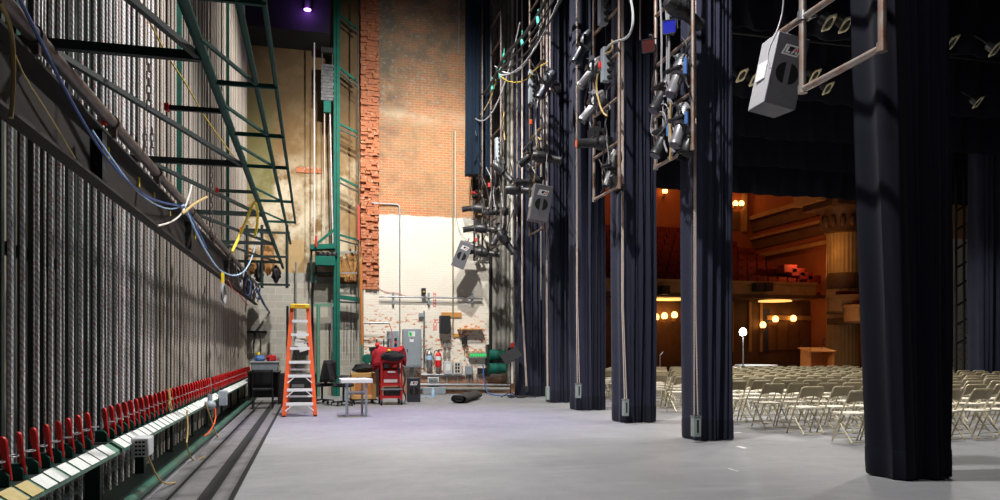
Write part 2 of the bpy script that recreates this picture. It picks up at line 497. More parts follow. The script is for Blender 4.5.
# ================================================================== THE SETTING
struct(MB().bx(-3.4, 27, -4, 28.6, -.25, 0), 'floor', 'floor')
struct(MB().bx(-3.4, -3.1, -4, YW + .3, 0, 15), 'wall_left', 'skin_wall')
struct(MB().bx(1.95, 8.9, YW, YW + .5, 0, 15), 'wall_back', 'brick')
struct(MB().bx(19.8, 27, YW, YW + .5, 0, 15), 'wall_right', 'brick')
struct(MB().bx(8.9, 19.8, YW, YW + .5, 10.5, 15), 'wall_upper', 'brick')
struct(MB().bx(-3.1, 1.5, YW, YW + .5, 0, 3.36), 'wall_lower', 'cmu')
struct(MB().bx(1.5, 1.95, YW - .02, YW + .5, 0, 3.2), 'wall_corner', 'brick')
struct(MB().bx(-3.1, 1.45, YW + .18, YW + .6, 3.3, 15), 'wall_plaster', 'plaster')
struct(MB().bx(-3.1, -.05, YW + .01, YW + .2, 3.36, 3.66), 'trim_1', 'concrete')
# rough broken-brick pilaster: courses of jittered bricks
rng = random.Random(4)
mb = MB(); z = 3.2
while z < 14.6:
    h = .09; x = 1.40
    while x < 1.93:
        w = rng.uniform(.12, .24)
        w = min(w, 1.95 - x)
        d = rng.uniform(.03, .15)
        if rng.random() > .06:
            mb.box((x + w / 2, YW + .1 - d / 2, z + h / 2), (w - .004, .2 + d, h - rng.uniform(.004, .012)), Euler((rng.uniform(-.04, .04), rng.uniform(-.03, .03), rng.uniform(-.10, .10))).to_matrix())
        x += w
    z += h
mb.bx(1.41, 1.94, YW + .0, YW + .2, 3.2, 14.6)
struct(mb, 'trim_2', 'roughbrick', smooth=False)
# dark gallery over the corner with its purple lamp
struct(MB().bx(-3.1, .48, YW - 1.3, YW + .1, 10.35, 14), 'ceiling_gallery', 'darkwall')
# pale plywood panel and brick patch on the plaster
x0, x1, z0, z1 = WB(288, 240, 304, 283)
tag(MB().bx(x0, x1, YW + .14, YW + .17, z0, z1).build('plywood_panel', 'plywood'), 'bare tan plywood sheet on the peeling plaster above the grey block wall', 'panel')
x0, x1, z0, z1 = WB(296, 167, 322, 171)
struct(MB().bx(x0, x1, YW + .15, YW + .2, z0, z1), 'trim_3', 'roughbrick')
struct(MB().bx(-1.50, -.72, 2.5, 21.5, .0, .006), 'trim_40', 'darkstrip')  # thin darker strip laid over the floor along the rail
for k, (a, b) in enumerate(((-1.33, -1.30), (-1.05, -.92), (-.77, -.72))): struct(MB().bx(a, b, 2.5, 21.5, .006, .010), f'trim_{41 + k}', 'rubber')  # flat black strips on top, reusing the rubber material
# ================================================================== FLY WALL (left)
# --- locking rail in three lengths, with card strip
Y0 = 3.4
RAILS = [(3.4, 6.95), (7.05, 14.25), (14.4, 22.7)]
names = ['nearest length of the counterweight locking rail, its first cards yellowed', 'middle length of the white-carded locking rail with a grey vented box under it', 'farthest length of the white-carded locking rail ending by the block wall']
STEP = .242
for (a, b), lab in zip(RAILS, names):
    t = thing('locking_rail', 'dark green steel ' + lab if lab.startswith('x') else lab, 'rail', (-1.75, a, 0), 'lengths of the locking rail')
    MB().bx(-1.98, -1.66, a, b, .56, .615).build('rail_channel', 'darkgreen', t)
    mb = MB()
    mb.prism([(-1.66, .625), (-1.575, .565), (-1.575, .53), (-1.66, .56)], 'y', 0, 1)
    for v in mb.bm.verts: v.co.y = a + v.co.y * (b - a)
    mb.build('card_strip', 'palegreen', t)
    rng = random.Random(int(a * 10)); y = a + .03; i = 0
    while y + .2 < b:
        mb = MB(); w = .205 + rng.uniform(-.02, .01)
        z_ = lambda xx: .625 - (xx + 1.66) / .085 * .06
        xa, xb = -1.662 + rng.uniform(-.004, .004), -1.568
        n_ = V((.06, 0, .085)).normalized() * .004
        vs = [mb.bm.verts.new(V((xx, yy, z_(xx))) + n_) for xx, yy in ((xa, y), (xb, y), (xb, y + w), (xa, y + w))]
        mb._face(vs)
        up = [mb.bm.verts.new(v.co + n_) for v in vs]; mb._face(up)
        for k in range(4): mb._face([vs[k], vs[(k + 1) % 4], up[(k + 1) % 4], up[k]])
        tape = a < 4 and (4.55 < y < 5.1)
        c = mb.build('label_card', 'tapecard' if tape else 'card', t, smooth=False)
        if tape: c['label'] = 'yellowed label card'
        y += STEP; i += 1
    y = a + .12
    while y < b:
        MB().bx(-1.9, -1.78, y, y + .11, 0, .56).build('post', 'darkgreen', t)
        y += 1.75
# tension blocks frame at floor behind
t = thing('floor_beam', 'long dark steel channel lying on the floor under the rope wall', 'beam', (-2.0, 3.4, 0))
MB().bx(-2.35, -1.68, 3.4, 22.8, 0, .06).build('bed_plate', 'darkgreen', t)
tag(MB().tube((-1.56, 3.2, .075), (-1.56, 22.6, .075), .048, 12).build('floor_pipe', 'floorpipe'), 'worn green pipe running along the floor in front of the ropes', 'pipe')

# --- hand lines and rope locks
rng = random.Random(11)
ys = []
y = 4.58
while y < 22.55:
    if not (6.78 < y < 7.12 or 14.1 < y < 14.42): ys.append(y)
    y += STEP
proto_l = None
for i, y in enumerate(ys):
    mb = MB(); jx = rng.uniform(-.012, .012); r = .0155
    ztop = 12.5 if y < 21.9 else 10.3
    n = 8 if y < 10 else 6
    mb.tube((-1.83 + jx, y, .1), (-1.83 + jx + .01, y + rng.uniform(-.01, .01), ztop), r, n)
    mb.tube((-2.1 + jx, y + rng.uniform(.03, .10), .1), (-2.1, y + .08, ztop), .006 if y < 9 else .011, n)
    o = mb.build('hand_line', 'rope' if y < 9.5 + rng.uniform(-.6, .6) else 'ropebeige', loc=(-1.83, y, .06))
    tag(o, f'looped white hand line of the fly wall, {ordn(i + 1)} from the near end of the rail', 'rope', 'hand lines of the fly wall')
    if proto_l is None:
        t = thing('rope_lock', 'x', 'rope lock', (-1.755, y - .1, .615), 'red-handled rope locks on the rail')
        mb = MB(); mb.prism([(-.05, 0), (.05, 0), (.05, .07), (.02, .10), (-.05, .10)], 'y', -.035, .035)
        mb.build('lock_body', 'green', t, local=True, bevel=.006)
        mb = MB()
        prof = [(.0, .04), (.026, .05), (.030, .15), (.024, .19), (.033, .22), (.034, .275), (.026, .30), (.010, .31)]
        poly = [(w_, z_) for w_, z_ in prof] + [(-w_, z_) for w_, z_ in prof[::-1]]
        mb.prism(poly[1:-1], 'x', -.008, .008)
        mb.bm.transform(Matrix.Rotation(R(-7), 4, 'Y') @ Matrix.Translation((.045, 0, -.02)) @ Matrix.Rotation(R(48), 4, 'Z') @ Matrix.Diagonal((1, .92, 1.0, 1)))
        mb.build('handle', 'red', t, local=True, bevel=.003)
        mb = MB(); mb.path([(.055 + .025 * math.cos(a_), .05 * math.sin(a_) + .045, .17) for a_ in [2 * PI * k / 12 for k in range(13)]], .004, 6)
        mb.build('keeper_ring', 'steel', t, local=True)
        proto_l = t; L = t
    else: L = copy_tree(proto_l)
    L.location = (-1.755, y - .1, .615)
    L.rotation_euler = (rng.uniform(-.05, .05), 0, rng.uniform(-.12, .12))
    L['label'] = f'red rope lock handle on the rail, {ordn(i + 1)} from its near end'

# --- guide wall: dark green T-bars behind the ropes, and steel lift lines
t = thing('guide_wall', 'dark green steel guide bars standing behind the white hand lines', 'guide frame', (-2.4, 3.2, 0))
y = 3.2; k = 0
while y < 22.9:
    MB().bx(-2.45, -2.40, y - .03, y + .03, 0.06, 12.5).build('guide_bar', 'darkgreen', t); y += STEP * 1.0; k += 1
for z in (2.2, 5.5, 9.0): MB().bx(-2.52, -2.46, 3.2, 22.9, z, z + .1).build('cross_rail', 'darkgreen', t)
for y in (4.2, 8.6, 13.0, 17.4, 21.6):
    MB().bx(-2.50, -2.40, y - .06, y + .06, .06, 12.5).build('post', 'green', t)
# counterweights seen between the ropes
rng = random.Random(5)
spots = [(5.3, 3.2), (6.3, 4.6), (7.6, 3.6), (8.8, 5.2), (10.1, 3.0), (11.5, 4.4), (13.2, 3.4), (15.0, 4.9)]
for k, (y, z) in enumerate(spots):
    t = thing('counterweight_arbor', f'dark stack of counterweights behind the hand lines, {ordn(k + 1)} from the near end', 'counterweight', (-2.33, y, z), 'counterweight arbors behind the ropes')
    for j in range(10): MB().box((-2.33, y + rng.uniform(-.006, .006), z + .03 + j * .055), (.12, .17, .05)).build('weight', 'weights', t)
    MB().tube((-2.33, y - .1, z - .1), (-2.33, y - .1, z + .9), .009).build('rod', 'steel', t)
    MB().tube((-2.33, y + .1, z - .1), (-2.33, y + .1, z + .9), .009).build('rod', 'steel', t)
    MB().bx(-2.385, -2.27, y - .12, y + .12, z - .06, z).build('base_plate', 'darkgreen', t)

# --- the long brown box beam with the pipe on it
t = thing('gallery_beam', 'long dusty brown steel beam sloping away in front of the ropes', 'beam', (-1.58, 2.0, 2.62))
mb = MB()
mb.bx(-1.60, -1.585, 2.0, 22.4, 2.66, 3.03); mb.bx(-1.60, -1.50, 2.0, 22.4, 2.63, 2.65); mb.bx(-1.60, -1.50, 2.0, 22.4, 3.03, 3.05)
mb.build('channel', 'beam', t)
for y in (6.15, 10.4, 14.8, 19.2): MB().bx(-1.58, -1.51, y, y + .13, 2.66, 3.03).build('stiffener', 'hole' if y < 7 else 'beam', t)
rng = random.Random(3)
for y in (6.6, 7.7, 8.4, 9.3, 11.2): MB().bx(-1.584, -1.578, y, y + .05, 2.93, 3.02).build('tape_mark', 'yellow', t)
tag(MB().tube((-1.50, 2.0, 3.15), (-1.50, 22.3, 3.15), .045, 12).build('gallery_pipe', 'pipe'), 'dull steel pipe clamped along the top of the brown beam', 'pipe')
for k, y in enumerate((4.7, 6.4, 8.1, 10.3, 12.4, 14.6)):
    mb = MB(); mb.path([(-1.50, y - .03, 3.15), (-1.50, y + .03, 3.15)], .058, 12); mb.bx(-1.53, -1.47, y - .02, y + .02, 3.04, 3.10)
    tag(mb.build('pipe_clamp', 'pipe'), f'steel clamp holding the pipe on the brown beam, {ordn(k + 1)} from the near end', 'clamp', 'clamps on the beam pipe')
# --- outrigger frame: pipes in the air with brackets
t = thing('outrigger_frame', 'dark green outrigger frame carrying three overhead pipes by the rope wall', 'frame', (-1.66, 3.2, 0))
def pipe_(p, q, r, m='green'): MB().tube(p, q, r, 10).build('pipe', m, t)
pipe_((-.65, 2.6, 3.21), (-.65, 17.6, 3.21), .030)
pipe_((-.375, 2.6, 3.21), (-.375, 13.5, 3.21), .019)
pipe_((-.245, 2.6, 3.21), (-.245, 11.2, 3.21), .015)
lo = [2.2, 4.95, 7.75, 10.6, 13.5, 16.4]
for i, y in enumerate(lo):
    if i: MB().bar((-1.66, y, 3.20), (-.66, y, 3.20), .05, .055).build('outrigger', 'darkgreen', t)
    if i + 1 < len(lo): MB().bar((-1.5, y + .1, 3.19), (-.68, lo[i + 1] - .05, 3.19), .035, .035).build('brace', 'darkgreen', t)
for y in (6.05, 9.1, 12.0): MB().bar((-1.05, y, 3.20), (-.64, y, 3.20), .03, .035).build('outrigger', 'darkgreen', t); MB().bar((-1.05, y - .03, 3.20), (-1.05, y + .03, 3.20), .03, .05).build('red_end_cap', 'red', t)['label'] = 'red tape end'
hi = [4.1, 5.4, 6.65, 7.8, 9.6, 11.15]
for i, y in enumerate(hi):
    MB().bar((-.66, y, 3.20), (-.235, y, 3.20), .025, .03).build('outrigger', 'green', t)
    MB().bar((-.63, y - .75, 3.20), (-.375, y - .03, 3.20), .02, .02).build('brace', 'green', t)
for y in (4.95, 10.6, 16.4):
    MB().bx(-1.72, -1.66, y - .03, y + .03, 3.0, 12.4).build('post', 'green', t)
MB().tube((-.245, 11.2, 3.21), (-.245, 11.3, 3.21), .017).build('red_end_cap', 'red', t)['label'] = 'red tape end'
for y in (4.0, 6.2): MB().bx(-1.535, -1.50, y, y + .05, 3.09, 3.21).build('red_tape', 'red', t)['label'] = 'red tape tag'

# --- ropes and cables strung along the frame
cable('slack_rope', 'yellow rope hanging slack across the white hand lines', 'rope', [PX(139, 0, -1.2), PX(165, 53, -1.15), PX(187, 85, -1.1), PX(206, 120, -1.0), PX(235, 158, -.9)], .007, 'yelrope', 2)
cable('blue_cable', 'dark blue cable tied along the brown beam from the near corner', 'cable', [PX(15, -10, -1.44), PX(40, 40, -1.44), PX(70, 100, -1.43), PX(100, 150, -1.43), PX(125, 180, -1.42), PX(150, 200, -1.42), PX(184, 207, -1.43)], .010, 'darkblue', 2)
cable('blue_cable', 'pale blue cable swagged under the pipe clamps of the brown beam', 'cable', [PX(92, 130, -1.45), PX(118, 168, -1.43), PX(135, 190, -1.43), PX(155, 205, -1.43), PX(172, 210, -1.44), PX(184, 205, -1.45)], .007, 'ltblue', 2)
cable('blue_cable', 'bright blue cable looping below the knot up to the yellow strap', 'cable', [PX(184, 205, -1.44), PX(194, 228, -1.42), PX(206, 252, -1.40), PX(220, 272, -1.36), PX(238, 277, -1.3), PX(250, 265, -1.2), PX(259, 233, -1.05)], .012, 'ltblue', 2)
cable('blue_cable', 'dark blue cable hanging off the pipe just right of the knot', 'cable', [PX(187, 210, -1.46), PX(197, 228, -1.45), PX(206, 248, -1.45)], .016, 'darkblue', 1)
cable('white_string', 'thin white cord drooping from the knot on the beam pipe', 'cord', [PX(158, 226, -1.45), PX(172, 222, -1.44), PX(182, 214, -1.44), PX(188, 200, -1.45), PX(192, 184, -1.46)], .010, 'offwhite', 2)
cable('tan_strap', 'tan strap end sticking out of the knot on the beam pipe', 'strap', [PX(182, 214, -1.43), PX(195, 203, -1.42), PX(207, 197, -1.42)], .016, 'tanrope', 1)
cable('yellow_strap', 'yellow strap slung round the far end of the overhead pipe', 'strap', [PX(232, 252, -1.0), PX(243, 228, -.9), PX(254, 201, -.68), PX(257, 205, -.66), PX(258, 220, -.7), PX(255, 236, -.75)], .018, 'yellow', 1)
cable('hanging_rope', 'brown rope end dangling at the near end of the beam', 'rope', [PX(0, 2, -1.2), PX(8, 18, -1.2), PX(13, 40, -1.2), PX(14, 80, -1.2), PX(11, 118, -1.2)], .009, 'tanrope', 1)
cable('thin_cord', 'thin tan cord trailing down the near end of the brown beam', 'cord', [PX(13, 50, -1.3), PX(25, 78, -1.3), PX(45, 108, -1.35), PX(75, 158, -1.4)], .004, 'tanrope', 1)
# hanging chains by the outriggers
for k, (px, a, b, X) in enumerate(((149, 50, 110, -1.1), (145, 128, 155, -1.3), (152, 128, 160, -1.2), (211, 158, 240, -1.0))):
    mb = MB(); p = PX(px, a, X); q = PX(px, b, X); q = V((p.x, p.y, q.z)); n_ = int((p.z - q.z) / .05)
    for j in range(n_):
        zz = p.z - .05 * (j + .5)
        for sgn in (-1, 1):
            d = V((.014, 0, 0)) if j % 2 else V((0, .014, 0))
            mb.tube(V((p.x, p.y, zz + .028)) + d * sgn, V((p.x, p.y, zz - .028)) + d * sgn, .005, 5)
        d = V((.014, 0, 0)) if j % 2 else V((0, .014, 0))
        mb.tube(V((p.x, p.y, zz + .028)) - d, V((p.x, p.y, zz + .028)) + d, .005, 5)
    tag(mb.build('chain', 'pipe'), ['steel chain hanging from the nearest green outrigger', 'short steel chain left of its twin above the brown beam', 'short steel chain right of its twin above the brown beam', 'long steel chain hanging past the far outriggers'][k], 'chain')
# bundled cables and clutter at the far end of the beam
rng = random.Random(8)
for k in range(9):
    y = 15.2 + k * .75; pts = []
    for j in range(7):
        a_ = j / 6
        pts.append((-1.45 + rng.uniform(-.05, .05), y + a_ * 1.6, 3.1 - math.sin(PI * a_) * rng.uniform(.25, .55)))
    cable('draped_cable', f'black cable drooping off the far end of the beam, {ordn(k + 1)} loop along', 'cable', pts, .014, ['blkcable', 'grycable', 'blkcable', 'darkblue'][k % 4], 1, group='cables at the far end of the beam')
cable('drop_cable', 'thick dark blue cable falling from the far end of the beam', 'cable', [PX(257, 290, -1.3), PX(268, 312, -1.25), PX(282, 325, -1.2), PY(292, 330, 23.0)], .03, 'darkblue', 2)
cable('red_string', 'thin red cord hanging in small loops under the far beam', 'cord', [PX(228, 280, -1.46), PX(234, 292, -1.46), PX(240, 294, -1.46), PX(244, 302, -1.46), PX(250, 306, -1.46)], .008, 'redline', 2)
t = thing('coiled_cable', 'small coil of cable on a yellow hook below the brown beam', 'cable', PX(223, 290, -1.5))
p = PX(223, 292, -1.48)
mb = MB()
for j in range(3): mb.path([p + V((.0 + j * .01, .28 * math.cos(2 * PI * k / 16), .16 * math.sin(2 * PI * k / 16) - .02 * j)) for k in range(17)], .010, 5)
mb.build('coil', 'grycable', t)
MB().bx(p.x - .02, p.x + .02, p.y - .08, p.y + .02, p.z + .12, p.z + .34).build('hook', 'yellow', t)
# clutter hung on the last outriggers: dirty straw-brown bundles and dark gear
for k, (px, py, w, h, mat_, lab) in enumerate(((250, 262, .30, .7, 'dirtstraw', 'rusty brown bundle hanging on the far outriggers, left of its mate'), (268, 258, .34, .9, 'dirtstraw', 'rusty brown bundle hanging on the far outriggers, beside the plywood sheet'),
                                  (259, 272, .26, .5, 'black', 'black gear bag hanging between the brown bundles of the far outriggers'), (276, 274, .25, .45, 'black', 'black gear bag hanging at the tip of the far outriggers'))):
    p = PY(px, py, 21.9 + k * .12); mb = MB(); rr = random.Random(k)
    mb.sph(p, .5, w, w, h, 14)
    for v in mb.bm.verts: v.co += V((rr.uniform(-.04, .04), rr.uniform(-.04, .04), rr.uniform(-.05, .05)))
    tag(mb.build('hanging_bundle', mat_), lab, 'bundle', 'bundles on the far outriggers')
for k, (py, pa, pb) in enumerate(((232, 243, 290), (256, 243, 287), (284, 243, 290))):
    tag(MB().bar(PY(pa, py, 21.6), PY(pb, py + 1, 21.6), .06, .06).build('hanging_bar', 'darkgreen'), f'dark green bar across the far rope wall, {ordn(k + 1)} from its top', 'bar', 'bars at the far end of the rope wall')
for k, px in enumerate((247, 262, 287)):
    tag(MB().tube(PY(px, 225, 21.62), PY(px, 288, 21.62), .04).build('hanging_post', 'darkgreen'), ['dark green upright tied to the bars at the far rope wall, near the ropes', 'dark green upright between the brown hanging bundles', 'dark green upright at the tip of the far bars'][k], 'post')

# --- boxes on the rail
def rail_box(px, py, X, w, d, h, name, mat_, label, cat, vents=False):
    p = PX(px, py, X)
    t = thing(name, label, cat, (p.x, p.y, p.z - h / 2))
    MB().box(p, (w, d, h)).build('case', mat_, t, bevel=.012)
    if vents:
        for r_ in range(4):
            for c_ in range(3):
                MB().bx(p.x - .03 + c_ * .03 - .011, p.x - .03 + c_ * .03 + .011, p.y - d / 2 - .004, p.y - d / 2 + .01, p.z - .07 + r_ * .036, p.z - .07 + r_ * .036 + .018).build('vent_slot', 'hole', t)
    return t
rail_box(142.5, 446, -1.50, .15, .22, .17, 'speaker_box', 'plastic_lite', 'grey box with black vent slots fixed under the white card rail', 'box', True)
rail_box(223, 398, -1.5, .13, .18, .26, 'junction_box', 'grey', 'grey junction box under the gap in the far card rail', 'box')
p = PX(210, 405, -1.48)
t = thing('rail_lamp', 'round grey work lamp hung under the far card rail', 'lamp', (p.x, p.y, p.z - .14))
MB().sph(p, .085, 1, 1, .85, 16).build('globe', 'grey', t); MB().tube(p, p + V((0, 0, .16)), .035).build('stem', 'grey', t)
cable('tan_rope', 'tan rope tied down from the rail to the floor pipe, nearest of two', 'rope', [PX(187, 410, -1.5), PX(188, 432, -1.48), PX(186, 446, -1.47), PX(193, 462, -1.47), (PF(204, 458)) + V((0, 0, .015))], .010, 'tanrope', 1)
cable('tan_rope', 'tan rope tied down from the rail to the floor pipe beside the orange cord', 'rope', [PX(205, 402, -1.5), PX(213, 425, -1.48), PX(217, 437, -1.47), PX(224, 441, -1.45)], .011, 'tanrope', 1)
cable('tan_rope', 'tan rope hanging off the grey vented box down to the floor', 'rope', [PX(148, 456, -1.5), PX(156, 476, -1.47), PX(164, 484, -1.45), PF(176, 484) + V((0, 0, .012))], .009, 'tanrope', 1)
cable('orange_cord', 'orange cord hanging from the card rail onto the floor pipe', 'cord', [PX(215, 408, -1.5), PX(216, 420, -1.48), PX(209, 433, -1.47), PX(204, 436, -1.46)], .010, 'orange', 1)
cable('tan_rope', 'tan rope end wound among the red handles midway along the rail', 'rope', [PX(169, 388, -1.7), PX(170, 402, -1.68), PX(172, 412, -1.66), PX(168, 406, -1.66), PX(171, 398, -1.66)], .014, 'tanrope', 1)
# ================================================================== BACK WALL LEFT: green hoist tower
YT = 22.95
t = thing('hoist_tower', 'tall teal steel hoist tower against the peeling plaster wall', 'tower', PY(337, 400, YT))
def tbar(pa, pb, w=.06, h=.06, m='teal', name='bracket', Y=YT): return MB().bar(PY(pa[0], pa[1], Y), PY(pb[0], pb[1], Y), w, h).build(name, m, t)
zf = 0.0
for px, w in ((334.8, .07), (338.2, .10)):
    p = PY(px, 300, YT); MB().bx(p.x - w / 2, p.x + w / 2, YT - .06, YT + .04, zf, 13.5).build('column', 'teal', t)
p = PY(336.4, 300, YT); MB().bx(p.x - .05, p.x + .05, YT + .02, YT + .05, zf, 13.5).build('column_web', 'darkgreen', t)
for a, b in ((15, 30), (68, 82), (124, 133), (178, 187), (235, 240)):
    tbar((340, a), (358, b)); tbar((340, a + 5), (358, b + 5), .05, .04, 'darkgreen')
tbar((340, 297), (362, 300), .25, .11, 'teal', 'shelf')
tbar((340, 302), (362, 303), .22, .04, 'darkgreen', 'shelf_rail')
for py in (252, 273): tbar((341, py), (358, py), .03, .03, 'grey', 'rung')
# platform to the left with motor box
tbar((310, 248), (335, 247), .5, .14, 'teal', 'platform')
tbar((314, 246), (335, 229), .07, .07, 'teal', 'brace')
for px in (311.5, 316): tbar((px, 247), (px, 283), .06, .05, 'green', 'hanger')
tbar((313, 273), (335, 273), .04, .04, 'green', 'tie')
x0, x1, z0, z1 = WB(315, 257, 335, 266, YT - .15)
MB().bx(x0, x1, YT - .35, YT - .1, z0, z1).build('motor_box', 'teal', t, bevel=.02)
x0, x1, z0, z1 = WB(317, 250, 333, 256, YT - .1)
for k in range(4): MB().lathe([(.09, 0), (.1, .02), (.1, .1), (.09, .12)], (x0 + .1 + k * .13, YT - .1, z0), 10).build('gear_wheel', 'black', t)
# lower left light-green stand
t = thing('tower_stand', 'pale green pipe stand below the teal motor platform', 'stand', PY(325, 398, YT))
tbar((314, 305), (335, 305), .08, .09, 'palegreen', 'top_bar')
p = PY(318.3, 350, YT); MB().tube((p.x, YT, 0), (p.x, YT, PY(318, 305, YT).z), .055, 10).build('leg', 'palegreen', t)
p = PY(334, 350, YT + .1); MB().tube((p.x, YT + .1, 0), (p.x, YT + .1, PY(318, 305, YT).z), .045, 10).build('leg', 'palegreen', t)
tag(MB().bar(PY(312, 280, 23.36), PY(336, 280, 23.36), .12, .16).build('wall_ledge', 'stonegrey'), 'dark grey ledge on the block wall behind the hoist tower', 'ledge')
# counterweight with its lines
t = thing('counterweight_arbor', 'stack of grey iron counterweights hanging beside the teal tower', 'counterweight', PY(327, 113, YT))
x0, x1, z0, z1 = WB(321, 66, 333.5, 101, YT)
n_ = 12
for k in range(n_):
    zz = z0 + (z1 - z0) * k / n_
    MB().bx(x0 + .01 * (k % 2), x1 - .015 * ((k + 1) % 2), YT - .12, YT + .1, zz, zz + (z1 - z0) / n_ * .92).build('weight', 'weights', t, smooth=False)
x0b, x1b, z0b, z1b = WB(323.5, 101, 331, 113, YT)
MB().bx(x0b, x1b, YT - .1, YT + .08, z0b, z1b).build('shoe', 'teal', t, bevel=.01)
for xx in (x0 + .03, x1 - .03): MB().tube((xx, YT, z1), (xx, YT, z1 + .4), .015).build('rod', 'steel', t)
MB().bx(x0, x1, YT - .1, YT + .08, z1 + .35, z1 + .5).build('head', 'black', t)
# vertical lines and poles on this wall
def vline(px, py0, py1, Y, r, mat_, name, label, cat, px1=None):
    a = PY(px, py0, Y); b = PY(px1 if px1 else px, py1, Y)
    if px1 is None: b.x = a.x
    return tag(MB().tube(b, a, r, 8).build(name, mat_), label, cat)
vline(314.3, -20, 240, 22.9, .022, 'rope', 'wall_rope', 'white rope falling left of the hoist tower onto its platform', 'rope')
vline(324.5, 113, 247, YT, .017, 'legrope', 'wall_rope', 'pale rope below the grey counterweight, left of two', 'rope')
vline(330, 113, 246, YT, .020, 'rope', 'wall_rope', 'pale rope below the grey counterweight, right of two', 'rope', 333)
vline(358.3, -20, 300, 22.6, .022, 'pipe', 'wall_pipe', 'thin steel pipe beside the broken brick pilaster', 'pipe')
vline(360.5, 262, 345, 22.75, .045, 'wood2', 'wood_pole', 'orange-brown wooden pole leaning beside the brick pilaster', 'pole', 362.3)
vline(362.3, 345, 378, 22.7, .04, 'palegreen', 'wood_pole', 'pale grey-green pole end standing behind the wooden crate', 'pole', 363.5)
vline(331.8, 300, 352, 22.9, .02, 'brightpipe', 'wall_conduit', 'thin grey conduit on the block wall, left of a pair', 'conduit')
vline(334.2, 310, 390, 22.95, .025, 'brightpipe', 'wall_conduit', 'pale conduit on the block wall, right of a pair', 'conduit')
vline(296, 262, 395, 23.3, .03, 'stonegrey', 'wall_conduit', 'grey conduit on the block wall behind the orange ladder', 'conduit')
vline(312.6, 283, 395, 23.3, .03, 'darkgreen', 'wall_conduit', 'dark conduit on the block wall left of the pale green stand', 'conduit')
vline(287.5, 306, 398, 22.4, .035, 'blacksteel', 'dark_pole', 'black pole standing against the block wall left of the ladder', 'pole')
for k, (px, a, b) in enumerate(((347, 305, 356), (351, 306, 362), (354, 318, 358), (344, 318, 352))):
    vline(px, a, b, 23.1, .008, 'blkcable', 'hanging_wire', ['thin wire hanging under the teal shelf, left of three', 'thin wire hanging under the teal shelf, middle of three', 'thin wire hanging under the teal shelf, right of three', 'thin wire beside the tower column under the teal shelf'][k], 'wire')
# straw-coloured clutter behind the tower above the ledge
for k, (px, py, w, h) in enumerate(((351, 266, .22, .75), (356, 262, .2, .9), (343, 266, .18, .55))):
    mb = MB(); rr = random.Random(20 + k); p = PY(px, py, 23.2)
    for j in range(16):
        a = p + V((rr.uniform(-w, w) * .9, rr.uniform(-.06, .06), -h * .62)); b = p + V((rr.uniform(-w, w), rr.uniform(-.06, .06), h * rr.uniform(.1, .55)))
        mb.tube(a, b, rr.uniform(.02, .045), 5)
    tag(mb.build('straw_bundle', 'dirtstraw'), ['bundle of rusty brown slats on the ledge under the tower brackets', 'tall bundle of rusty brown slats against the brick pilaster', 'short bundle of rusty brown slats behind the tower column'][k], 'bundle')
vline(358.5, 205, 240, 22.55, .03, 'redline', 'red_line', 'short red strap on the thin pipe beside the pilaster', 'strap')
tag(MB().tube(PY(316, 247, YT - .3), PY(316, 236, YT - .3), .03).build('red_marker', 'red'), 'small red post on the corner of the teal platform', 'post')

# purple stage lamp up in the gallery
p = PY(307.5, 6, 22.0)
t = thing('stage_lamp', 'purple lit stage lamp glowing under the dark gallery', 'stage light', p)
MB().lathe([(.10, -.1), (.12, .1), (.12, .5), (.08, .6)], p, 14).build('housing', 'fix', t)
MB().lathe([(.095, -.11), (.095, -.095)], p, 14).build('lens', 'purple', t)
MB().tube(p + V((0, 0, .6)), p + V((0, 0, 1.4)), .02).build('pipe_stem', 'blacksteel', t)

# ================================================================== BACK WALL RIGHT: electrics
def vpipe(px, py0, py1, r, mat_, label, off=.05, name='conduit'):
    a = PY(px, py0, YW - off); b = PY(px, py1, YW - off); b.x = a.x
    return tag(MB().tube(b, a, r, 8).build(name, mat_), label, 'conduit')
vpipe(399.8, 216, 352, .018, 'brightpipe', 'tall thin conduit dropping down the whitewashed wall to the left panel')
cable('conduit', 'bent grey conduit crossing from the brick pilaster and turning down', 'conduit', [PY(372, 203, YW - .1), PY(385, 203.5, YW - .06), PY(394, 204, YW - .05), PY(398.5, 205, YW - .05), PY(399.8, 208, YW - .05), PY(399.8, 218, YW - .05)], .025, 'brightpipe', 1)
vpipe(452.9, 131, 335, .022, 'tan', 'long tan conduit running down the brick above the black wall speaker')
vpipe(455.5, 131, 225, .012, 'offwhite', 'thin pale wire beside the long tan conduit on the brick')
vpipe(459, -10, 53, .018, 'grey', 'short grey conduit at the top of the brick wall')
cable('wall_wire', 'thin wire drooping from the brick to the hung loudspeaker', 'wire', [PY(455.5, 200, YW - .05), PY(457, 225, YW - .06), PY(462, 236, YW - .1), PY(467, 240, YW - .2)], .008, 'grycable')
t = thing('wall_rail', 'long horizontal steel pipe on brackets across the whitewashed wall', 'rail', PY(430, 300, YW - .14))
MB().tube(PY(379, 296.6, YW - .14), PY(482.5, 298.4, YW - .14), .028, 10).build('pipe', 'brightpipe', t)
for px in (393, 428.5, 472): 
    a = PY(px, 293, YW - .05); b = PY(px, 304, YW - .05)
    MB().bx(a.x - .03, a.x + .03, YW - .12, YW, b.z, a.z).build('bracket', 'grey', t)
tag(MB().tube(PY(363, 322.8, 23.0), PY(389.5, 323.2, 23.0), .03, 10).build('wall_pipe', 'brightpipe'), 'short horizontal steel pipe end sticking out above the left electrical panel', 'pipe')
cable('red_string', 'red cord looping from the short pipe down the left electrical panel', 'cord', [PY(389, 323, 22.9), PY(391, 328, 22.9), PY(392.5, 336, 22.9), PY(391, 344, 22.9), PY(389, 352, 22.9), PY(388, 362, 22.9)], .012, 'redline')
